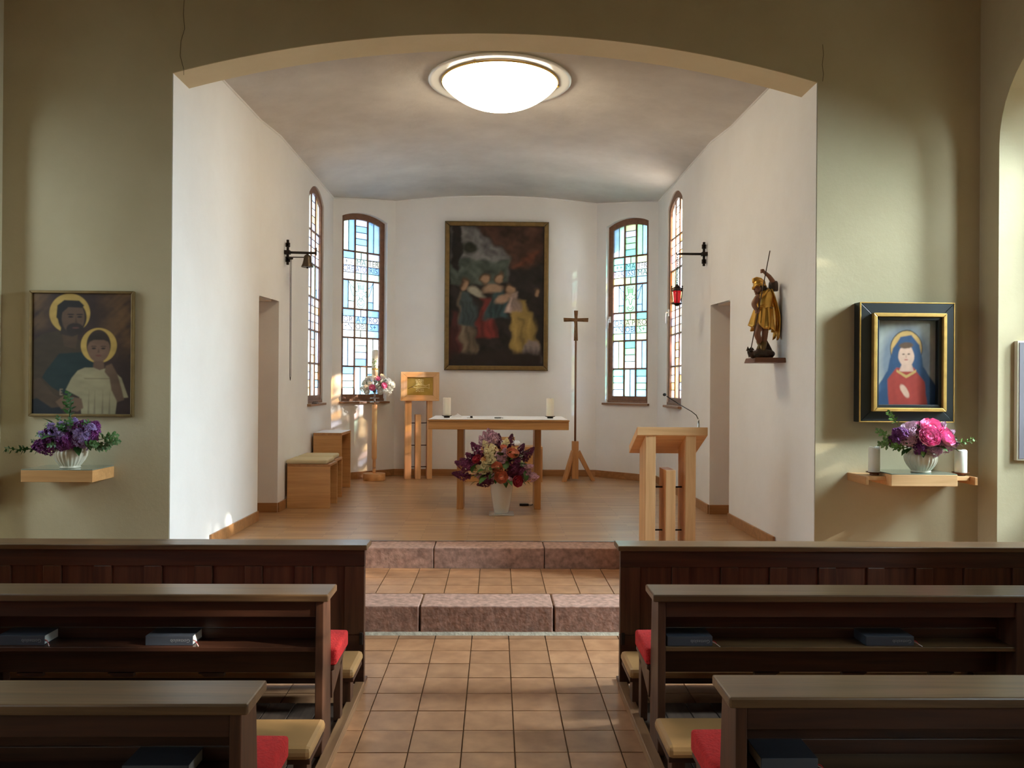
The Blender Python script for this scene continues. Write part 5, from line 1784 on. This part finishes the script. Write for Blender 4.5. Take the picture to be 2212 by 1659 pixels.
# glasses on the sill of the side window
p = (-XC1 + .045, 10.0, 1.4185)
t = thing('spectacles', 'small dark folded spectacles on the window sill above the side table', 'spectacles', p)
for k in (0, 1):
    MB().tube([(p[0] + .024 * math.cos(q), p[1] + k * .06 + .024 * math.sin(q), p[2] + .02) for q in np.linspace(0, 2 * PI, 14)], .003, 5).build('lens_rim', M['black'], t)
MB().tube([(p[0] - .024, p[1], p[2] + .02), (p[0] - .03, p[1] + .03, p[2] + .005), (p[0] - .028, p[1] + .1, p[2] + .003)], .003, 5).build('temple_arm', M['black'], t)
MB().box(p[0] - .03, p[0] + .03, p[1] - .03, p[1] + .1, p[2], p[2] + .008).build('spectacle_case', M['black'], t, .003)

# ------------------------------------------------------------------ seats behind the altar
YS = 11.25
c = at(1081, 1000, YS)
t = thing('presider_chair', 'low wooden chair with white cushion half hidden behind the altar', 'chair', (c.x, YS + .2, Z2))
x0, x1 = at(1039, 962, YS).x, at(1121, 962, YS).x
zs_ = at(1080, 963, YS).z
boxo('seat', 'oak_x', (x0, x1, YS, YS + .42, zs_ - .03, zs_), t)
boxo('front_panel', 'oak_x', (x0 + .002, x0 + .03, YS, YS + .42, Z2, zs_ - .03), t)
boxo('front_panel', 'oak_x', (x1 - .03, x1 - .002, YS, YS + .42, Z2, zs_ - .03), t)
boxo('stretcher', 'oak_x', (x0 + .03, x1 - .03, YS + .10, YS + .125, Z2 + .05, zs_ - .03), t)
zb_k = at(1100, 944, YS + .4).z
bx0, bx1 = at(1068, 950, YS + .4).x, at(1112, 950, YS + .4).x
boxo('backrest', 'oak_x', (bx0, bx1, YS + .40, YS + .425, zs_ - .1, zb_k), t)
cu = MB().box(x0 + .01, x1 + .02, YS - .01, YS + .39, zs_ + .001, zs_ + .05).build('chair_cushion', M['linen'], None, .02, 3)
tag(cu, 'white seat cushion on the chair behind the altar', 'cushion')
for (pa_, pb_, lab) in ((1134, 1172, 'wooden cube stool behind the altar, beside the crucifix stand'), (1003, 1037, 'low wooden step behind the altar leg, on the tabernacle side')):
    x0, x1 = at(pa_, 1000, YS).x, at(pb_, 1000, YS).x
    t = thing('server_stool' if pa_ > 1100 else 'low_step', lab, 'stool' if pa_ > 1100 else 'step', ((x0 + x1) / 2, YS + .2, Z2))
    ztop = at(1150, 965.5, YS).z if pa_ > 1100 else at(1020, 1024, YS).z
    boxo('side_panel', 'oak_z', (x0, x0 + .022, YS, YS + .36, Z2, ztop - .024), t)
    boxo('side_panel', 'oak_z', (x1 - .022, x1, YS, YS + .36, Z2, ztop - .024), t)
    boxo('top_panel', 'oak_x', (x0, x1, YS, YS + .36, ztop - .0235, ztop), t)
    boxo('front_panel', 'oak_x', (x0 + .022, x1 - .022, YS + .02, YS + .042, Z2 + .0, ztop - .024), t)

# ------------------------------------------------------------------ processional cross
YX = 11.45
c = at(1242, 1000, YX)
t = thing('crucifix_stand', 'tall processional crucifix on a slim pole with splayed wooden feet', 'crucifix', (c.x, YX, Z2))
x = c.x
zt_k = at(1242, 953, YX).z
boxo('socket_block', 'oak_z', (x - .045, x + .045, YX - .045, YX + .045, Z2 + .03, zt_k), t, .003)
for (dx, dy) in ((-.14, -.12), (.225, .02), (-.07, .2)):
    top_ = Vector((x + dx * .16, YX + dy * .16, Z2 + .36)); bot = Vector((x + dx, YX + dy, Z2))
    dxy = Vector((dx, dy, 0)).normalized(); sd_ = Vector((-dxy.y, dxy.x, 0)) * .022
    v = []
    for s_ in (-1, 1):
        v += [bot + sd_ * s_, bot + dxy * .055 + sd_ * s_, top_ + dxy * .03 + sd_ * s_ + Vector((0, 0, .06)), top_ - dxy * .01 + sd_ * s_]
    mb = MB(); mb.add(v, [(0, 1, 2, 3), (7, 6, 5, 4), (0, 4, 5, 1), (1, 5, 6, 2), (2, 6, 7, 3), (3, 7, 4, 0)])
    mb.build('foot', M['oak_z'], t, .002)
zp = at(1242, 738, YX).z
MB().tube([(x, YX, zt_k), (x, YX, zp)], .0145, 14).build('pole', M['sash'], t)
MB().lathe([(.010, zp - .005), (.014, zp + .004), (.008, zp + .014)], 14, (x, YX, 0)).build('collar', M['bronze'], t)
zc0, zc1 = zp + .012, at(1242, 671, YX).z
zm = at(1242, 691, YX).z
cr = MB()
cr.prism([(x - .028, zc0), (x + .028, zc0), (x + .020, zm - .03), (x + .021, zm + .03), (x + .028, zc1), (x - .028, zc1), (x - .021, zm + .03), (x - .020, zm - .03)], 'Y', YX - .008, YX + .008)
cross = cr.build('cross', M['bronze'], t, .003)
cr = MB()
for s_ in (-1, 1):
    q = [(x + s_ * .019, zm - .022), (x + s_ * .168, zm - .028), (x + s_ * .172, zm + .028), (x + s_ * .019, zm + .022)]
    cr.prism(q if s_ > 0 else q[::-1], 'Y', YX - .0075, YX + .0075)
cr.build('cross_arm', M['bronze'], t, .003)
def skin_obj(name, m, parent, verts, edges, radii, sub=2, root=0):
    me = bpy.data.meshes.new(name)
    me.from_pydata([tuple(v) for v in verts], edges, [])
    o = bpy.data.objects.new(name, me)
    link(o, m, parent)
    md = o.modifiers.new('skin', 'SKIN'); md.use_smooth_shade = True
    for i, r_ in enumerate(radii):
        sv = me.skin_vertices[0].data[i]
        sv.radius = (r_, r_) if not isinstance(r_, tuple) else r_
        sv.use_root = (i == root)
    if sub:
        md = o.modifiers.new('sub', 'SUBSURF'); md.levels = sub; md.render_levels = sub
    return o
yy_ = YX - .018
def cv(px, py): 
    q = at(1200 + px / 13.82, 660 + py / 13.82, YX - .018); return (q.x, yy_, q.z)
vs_ = [cv(585, 700), cv(585, 600), cv(582, 440), cv(590, 390), cv(592, 340), cv(470, 435), cv(300, 440), cv(690, 440), cv(860, 440), cv(570, 780), cv(572, 950), cv(602, 780), cv(598, 950)]
skin_obj('corpus', 'bronze', t, vs_, [(0, 1), (1, 2), (2, 3), (3, 4), (2, 5), (5, 6), (2, 7), (7, 8), (0, 9), (9, 10), (0, 11), (11, 12)],
         [.014, .012, .014, .006, .011, .006, .004, .006, .004, .008, .005, .008, .005])

# ------------------------------------------------------------------ bell on the left wall
YBL = 8.70
w = at(616, 545, YBL)
t = thing('wall_bell', 'small bronze bell hanging from an iron wall bracket with pull cord', 'bell', (-XC1, YBL, w.z))
def pl(px, py, Y=YBL): return at(px, py, Y)
zc_ = pl(615, 545).z
# wall plate: forged cross shape on the wall
mb = MB()
mb.box(-XC1 + .001, -XC1 + .06, YBL - .03, YBL + .03, zc_ - .02, zc_ + .02)
for (x0, x1, z0, z1_) in ((.022, .046, -.13, .13), (.012, .056, .055, .10), (.012, .056, -.10, -.055)):
    mb.box(-XC1 + x0, -XC1 + x1, YBL - .012, YBL + .012, zc_ + z0, zc_ + z1_)
mb.build('wall_plate', M['iron'], t, .003)
e = pl(683, 548)
MB().tube([(-XC1 + .01, YBL, zc_), (e.x, YBL, zc_ - .005)], .013, 8).build('bracket_arm', M['iron'], t)
MB().tube([(-XC1 + .01, YBL, zc_ - .05), (e.x - .06, YBL, zc_ - .05)], .006, 6).build('pull_lever', M['iron'], t)
MB().tube([(e.x, YBL, zc_ - .03), (e.x, YBL, zc_ + .05)], .006, 6).build('hook', M['iron'], t)
bx = pl(664, 570)
MB().lathe([(.062, -.135), (.063, -.130), (.050, -.10), (.040, -.06), (.036, -.025), (.024, -.008), (.010, -.002), (.010, .018), (0, .018)], 28, (bx.x, YBL, zc_ - .018)).build('bell_body', M['bell'], t)
MB().blob((bx.x, YBL, zc_ - .155), .012, 8, 6).build('clapper', M['iron'], t)
MB().lathe([(.022, -.012), (.026, 0), (.022, .012)], 16, (pl(628, 560).x, YBL, zc_ - .06)).build('pulley', M['iron'], t)
for dx in (-.0055, .0055):
    MB().tube([(pl(628, 560).x + dx, YBL, zc_ - .07), (pl(627, 815).x + dx, YBL, pl(627, 812).z), (pl(627, 815).x, YBL, pl(627, 822).z)], .003, 6).build('pull_cord', M['iron'], t)

# ------------------------------------------------------------------ sanctuary lamp on the right wall
YR = 8.65
t = thing('sanctuary_lamp', 'ruby glass sanctuary lamp hanging on a chain from an iron bracket', 'lamp', (XC1, YR, pl(1527, 548, YR).z))
zc_ = pl(1527, 549, YR).z
mb = MB()
mb.box(XC1 - .06, XC1 - .001, YR - .03, YR + .03, zc_ - .02, zc_ + .02)
for (x0, x1, z0, z1_) in ((.022, .046, -.125, .125), (.012, .056, .055, .10), (.012, .056, -.10, -.055)):
    mb.box(XC1 - x1, XC1 - x0, YR - .012, YR + .012, zc_ + z0, zc_ + z1_)
mb.build('wall_plate', M['iron'], t, .003)
e = pl(1463, 550, YR)
MB().tube([(XC1 - .01, YR, zc_), (e.x + .04, YR, zc_), (e.x + .015, YR, zc_ - .002), (e.x, YR, zc_ - .012), (e.x - .012, YR, zc_ + .012)], [.013, .012, .009, .008, .005], 8).build('bracket_arm', M['iron'], t)
zlt = pl(1463, 622, YR).z
ch = MB()
z = zc_ - .015
k = 0
while z > zlt + .01:
    r1, r2 = (.010, .003) if k % 2 == 0 else (.003, .010)
    ch.tube([(e.x + (.009 * math.cos(q) if k % 2 == 0 else 0), YR + (0 if k % 2 == 0 else .009 * math.cos(q)), z - .013 + .015 * math.sin(q)) for q in np.linspace(0, 2 * PI, 9)], .0032, 5)
    z -= .0215
    k += 1
ch.build('chain', M['iron'], t)
zl0, zl1 = pl(1463, 658, YR).z, pl(1463, 624, YR).z
cg = MB()
for zz, rr_ in ((zl1, .060), (zl1 - .02, .058), (zl0 + .01, .046)):
    cg.tube([(e.x + rr_ * math.cos(q), YR + rr_ * math.sin(q), zz) for q in np.linspace(0, 2 * PI, 25)], .005, 6)
for k in range(6):
    q = k * PI / 3 + .3
    cg.tube([(e.x + .060 * math.cos(q), YR + .060 * math.sin(q), zl1 + .018), (e.x + .064 * math.cos(q), YR + .064 * math.sin(q), zl1 - .01), (e.x + .046 * math.cos(q), YR + .046 * math.sin(q), zl0)], .004, 6)
    cg.tube([(e.x + .060 * math.cos(q), YR + .060 * math.sin(q), zl1), (e.x, YR, zl1 + .03)], .003, 5)
    cg.blob((e.x + .062 * math.cos(q), YR + .062 * math.sin(q), zl1 + .022), .008, 6, 5)
cg.lathe([(.0, -.018), (.02, -.012), (.03, 0), (.044, .006), (.0, .008)], 20, (e.x, YR, zl0))
cg.lathe([(.03, .0), (.022, .03), (.008, .045)], 16, (e.x, YR, zl1))
cg.build('iron_cage', M['iron'], t)
MB().lathe([(.012, .01), (.028, .015), (.036, .05), (.040, .10), (.042, zl1 - zl0 - .02), (.038, zl1 - zl0 - .02), (.03, .03)], 24, (e.x, YR, zl0)).build('ruby_glass', M['redglass'], t)

# ------------------------------------------------------------------ carved statue on the right wall
YSt = 6.62
kx = YSt / 1800
def sv(zx, zy, dy=0.0):
    """zoomed photo pixel -> point at the statue"""
    q = at(1580 + zx / 6.143, 530 + zy / 6.143, YSt)
    return Vector((q.x, YSt + dy, q.z))
base_z = sv(400, 1495).z
t = thing('warrior_statue', 'carved gilded statue of a helmeted warrior with lance on a wall console', 'statue', (sv(430, 1490).x, YSt, base_z))
# console
p0, p1 = sv(255, 1495), sv(632, 1495)
xw = 2.276
mb = MB()
zb_ = sv(400, 1560).z
mb.add([(p0.x, YSt - .13, base_z), (xw, YSt - .13, base_z), (xw, YSt + .13, base_z), (p0.x, YSt + .13, base_z),
        (p0.x - .012, YSt - .14, zb_), (xw, YSt - .14, zb_), (xw, YSt + .14, zb_), (p0.x - .012, YSt + .14, zb_)],
       [(0, 1, 2, 3), (7, 6, 5, 4), (1, 0, 4, 5), (2, 1, 5, 6), (3, 2, 6, 7), (0, 3, 7, 4)])
mb.build('console', M['statue_wood'], t, .004)
# body: one continuous figure
B = [sv(430, 920), sv(425, 820), sv(435, 700), sv(415, 640), sv(375, 600), sv(350, 570),      # pelvis..head 0-5
     sv(520, 600, .02), sv(575, 520, .0), sv(480, 420, -.04), sv(395, 362, -.06),              # raised arm 6-9
     sv(335, 690, -.03), sv(258, 790, -.06), sv(300, 880, -.08),                              # bent arm 10-12
     sv(440, 990, .01), sv(430, 1160, -.03), sv(420, 1290, -.02), sv(400, 1420, -.02), sv(330, 1465, -.05),   # standing leg 13-17
     sv(370, 1000, -.03), sv(300, 1180, -.07), sv(375, 1290, -.01), sv(385, 1340, .0), sv(340, 1390, -.02)]   # raised leg 18-22
E = [(0, 1), (1, 2), (2, 3), (3, 4), (4, 5), (2, 6), (6, 7), (7, 8), (8, 9), (2, 10), (10, 11), (11, 12), (0, 13), (13, 14), (14, 15), (15, 16), (16, 17), (0, 18), (18, 19), (19, 20), (20, 21), (21, 22)]
Rr = [.045, .04, .045, .02, .026, .022, .026, .024, .018, .013, .026, .023, .016, .032, .027, .024, .015, .011, .032, .029, .023, .014, .011]
skin_obj('body', 'flesh', t, B, E, Rr, 2)
# head with face
hd = MB()
hc = sv(345, 580, -.01)
hd.blob(hc, (.033, .03, .042), 16, 12)
face = Vector((-1, -.35, -.25)).normalized()
hd.blob(hc + Vector((-.034, -.014, -.004)), (.009, .006, .010), 8, 6)
hd.blob(hc + Vector((-.024, -.012, -.026)), (.010, .012, .006), 8, 6)
hd.blob(hc + Vector((-.014, -.010, -.040)), (.014, .013, .010), 8, 6)
hd.blob(hc + Vector((-.012, -.027, -.002)), (.007, .006, .009), 8, 6)
hd.build('head', M['flesh'], t)
ey = MB()
ey.blob(hc + Vector((-.030, -.010, .006)), (.004, .006, .003), 6, 5); ey.blob(hc + Vector((-.022, -.022, .006)), (.005, .004, .003), 6, 5)
ey.build('eyes', M['statue_dark'], t)
hr = MB()
for k in range(7):
    hr.blob(sv(370 + k * 14, 540 + k * 9 + (k % 2) * 16, -.028 + .008 * (k % 3)), (.016, .014, .02), 8, 6)
hr.build('hair', M['statue_dark'], t)
# helmet with brim, comb
hm = MB()
hcx = sv(365, 530, .0)
vsz = []
hm.blob(hcx + Vector((0, 0, .006)), (.047, .043, .044), 18, 10)
b0 = [sv(275, 585, -.02), sv(300, 545, -.04), sv(360, 520, -.052), sv(420, 530, -.045), sv(450, 550, -.02), sv(450, 550, .02), sv(380, 530, .05), sv(300, 550, .035)]
hm.tube(b0 + [b0[0]], .007, 6)
hm.build('helmet', M['gold'], t)
cm = MB()
cmp_ = [sv(300, 500), sv(300, 460), sv(335, 445), sv(385, 455), sv(430, 490), sv(445, 535)]
cm.tube(cmp_, [.014, .019, .018, .017, .014, .008], 8)
cm.build('helmet_comb', M['gold'], t)
# gilded cuirass
cu_ = MB()
rings = [(sv(445, 600), .050, .050), (sv(440, 655), .072, .066), (sv(435, 720), .075, .072), (sv(428, 780), .068, .066), (sv(425, 840), .070, .066)]
vs, fs = [], []
n = 20
for c_, rx, ry in rings:
    for k in range(n):
        q = 2 * PI * k / n
        vs.append((c_.x + rx * math.cos(q), c_.y + ry * math.sin(q), c_.z + .012 * math.cos(q)))
for i in range(len(rings) - 1):
    for k in range(n):
        fs.append((i * n + k, (i + 1) * n + k, (i + 1) * n + (k + 1) % n, i * n + (k + 1) % n))
cu_.add(vs, fs, True)
cu_.build('cuirass', M['gold'], t)
MB().tube([sv(330, 815, -.05), sv(420, 800, -.062), sv(530, 820, -.04)], .008, 6).build('belt', M['gold'], t)
MB().tube([sv(470, 590, -.05), sv(400, 660, -.06), sv(345, 720, -.055)], .011, 6).build('shoulder_sash', M['gold'], t)
# skirt of folded strips
sk = MB()
vs, fs = [], []
n, m_ = 60, 9
for j in range(m_):
    t_ = j / (m_ - 1)
    c_ = sv(425, 830).lerp(sv(400, 1110), t_)
    for k in range(n):
        q = 2 * PI * k / n
        fold = 1 + (.05 + .12 * t_) * math.sin(q * 9 + .6 * math.sin(q * 3))
        rx, ry = (.070 + .022 * t_) * fold, (.066 + .026 * t_) * fold
        vs.append((c_.x + rx * math.cos(q), c_.y + ry * math.sin(q), c_.z + t_ * (.016 * math.sin(q * 5) + .02 * math.cos(q + 2.6))))
for j in range(m_ - 1):
    for k in range(n):
        fs.append((j * n + k, (j + 1) * n + k, (j + 1) * n + (k + 1) % n, j * n + (k + 1) % n))
sk.add(vs, fs, True)
o = sk.build('skirt', M['gold'], t)
md = o.modifiers.new('thick', 'SOLIDIFY'); md.thickness = .004
# cloak down the back, against the wall
ck = MB()
vs, fs = [], []
n, m_ = 16, 12
for j in range(m_):
    t_ = j / (m_ - 1)
    for k in range(n):
        u = k / (n - 1)
        xx = sv(500 + 100 * math.sin(min(t_ * 1.4, 1) * PI / 2) - 40 * max(t_ - .6, 0), 590 + t_ * 640)
        wv = .010 * math.sin(u * 14 + t_ * 2)
        vs.append((xx.x + wv + .012 * math.sin(u * PI), YSt - .055 + u * .12, xx.z - .02 * math.sin(u * 7)))
for j in range(m_ - 1):
    for k in range(n - 1):
        fs.append((j * n + k, j * n + k + 1, (j + 1) * n + k + 1, (j + 1) * n + k))
ck.add(vs, fs, True)
o = ck.build('cloak', M['gold'], t)
md = o.modifiers.new('thick', 'SOLIDIFY'); md.thickness = .006
sl_ = MB()
sl_.lathe([(.034, -.03), (.038, -.02), (.038, .0), (.036, .035), (.030, .05)], 16, sv(555, 560, .0))
sl_.build('sleeve', M['statue_dark'], t)
# boots
for (a_, b_, c_) in ((sv(412, 1280, -.02), sv(402, 1400, -.02), sv(335, 1465, -.05)), (sv(372, 1270, -.01), sv(385, 1335, .0), sv(340, 1388, -.02))):
    MB().tube([a_, b_, c_], [.031, .022, .014], 10).build('boot', M['dullgold'], t)
# hands
for (h0, dirs) in ((sv(385, 358, -.062), -1), (sv(305, 890, -.085), 1)):
    hb = MB()
    hb.blob(h0, (.017, .014, .015), 10, 8)
    for k in range(4):
        zz = .011 - k * .0075
        hb.tube([h0 + Vector((.004, -.012, zz)), h0 + Vector((-.012, -.02, zz)), h0 + Vector((-.02, -.008, zz - .001)), h0 + Vector((-.012, .004, zz - .002))], [.0048, .0046, .0042, .0036], 6)
    hb.tube([h0 + Vector((.008, .004, .008)), h0 + Vector((-.006, .014, .004)), h0 + Vector((-.014, .006, -.002))], [.0052, .0048, .004], 6)
    hb.build('hand', M['flesh'], t)
MB().tube([sv(462, 95, -.09), sv(215, 1375, -.09)], .0042, 8).build('lance', M['statue_dark'], t)
# dragon under the feet
dg_ = MB()
dg_.tube([sv(540, 1440, .0), sv(450, 1450, -.01), sv(340, 1450, -.02), sv(280, 1475, -.04), sv(235, 1470, -.07), sv(205, 1420, -.09)], [.03, .045, .045, .022, .018, .024], 10)
dg_.blob(sv(330, 1440, -.0), (.055, .06, .028), 12, 8)
dg_.blob(sv(480, 1440, .01), (.06, .07, .035), 12, 8)
for (a_, b_) in (((175, 1405), (172, 1350)), ((200, 1400), (215, 1355)), ((190, 1430), (188, 1495)), ((235, 1400), (232, 1362)), ((180, 1420), (168, 1430))):
    dg_.tube([sv(a_[0], a_[1], -.09), sv(b_[0], b_[1], -.09)], [.016, .002], 6)
dg_.tube([sv(510, 1400, .03), sv(505, 1330, .05), sv(470, 1260, .05), sv(440, 1160, .04)], [.03, .02, .018, .01], 8)
dg_.build('dragon', M['statue_dark'], t)

# ------------------------------------------------------------------ outside: lawn and trees that dapple the sun
gr = MB().box(-30, 30, -25, 40, -0.9, -.6).build('ground', M['grass']); struct(gr)
def tree(x, y, h, r, nleaf, seed, label, name='leafy_tree'):
    rr = np.random.default_rng(seed)
    t = thing(name, label, 'tree', (x, y, -.6), 'trees outside the windows')
    MB().tube([(x, y, -.6), (x + .1, y, h * .4), (x, y + .1, h * .8)], [.18, .13, .06], 8).build('trunk', M['bark'], t)
    ncl = 46
    cc = rr.normal(size=(ncl, 3)); cc /= np.linalg.norm(cc, axis=1)[:, None]
    cc *= (rr.random(ncl) ** .4)[:, None]
    cc = cc * np.array([r * .7, r, h * .42]) + np.array([x, y, h * .55])
    idx = rr.integers(0, ncl, nleaf)
    ctr = cc[idx] + rr.normal(size=(nleaf, 3)) * .30
    d = rr.normal(size=(nleaf, 3)); d /= np.linalg.norm(d, axis=1)[:, None]
    e_ = np.cross(d, rr.normal(size=(nleaf, 3))); e_ /= np.linalg.norm(e_, axis=1)[:, None]
    L, W = .11, .065
    v = np.stack([ctr - d * L, ctr + e_ * W, ctr + d * L, ctr - e_ * W], 1).reshape(-1, 3)
    me = bpy.data.meshes.new('foliage')
    me.from_pydata(v.tolist(), [], [(4 * i, 4 * i + 1, 4 * i + 2, 4 * i + 3) for i in range(nleaf)])
    o = bpy.data.objects.new('foliage', me)
    link(o, 'treeleaf', t)
    o['kind'] = 'stuff'
TREES = [(9.5, 2.9, 7.5, 1.3, 7000), (9.8, -1.2, 7.5, 1.6, 7500), (9.3, 7.5, 7.0, 1.3, 5000), (9.8, 11.6, 6.5, 1.2, 3000), (13.8, -.2, 11.0, 1.5, 3800)]  # last tree is unseen, added to block sun on the nearest kneeler
names = ['leafy tree outside the niche window next to the altar step', 'leafy tree outside the nave window level with the nearest pew', 'leafy tree outside between nave and chancel windows', 'thin leafy tree outside the apse windows', 'tall leafy tree added out of view beyond the nave windows to block sun']
for i, (a_, b_, h_, r_, n_) in enumerate(TREES):
    tree(a_, b_, h_, r_, n_, 40 + i, names[i])
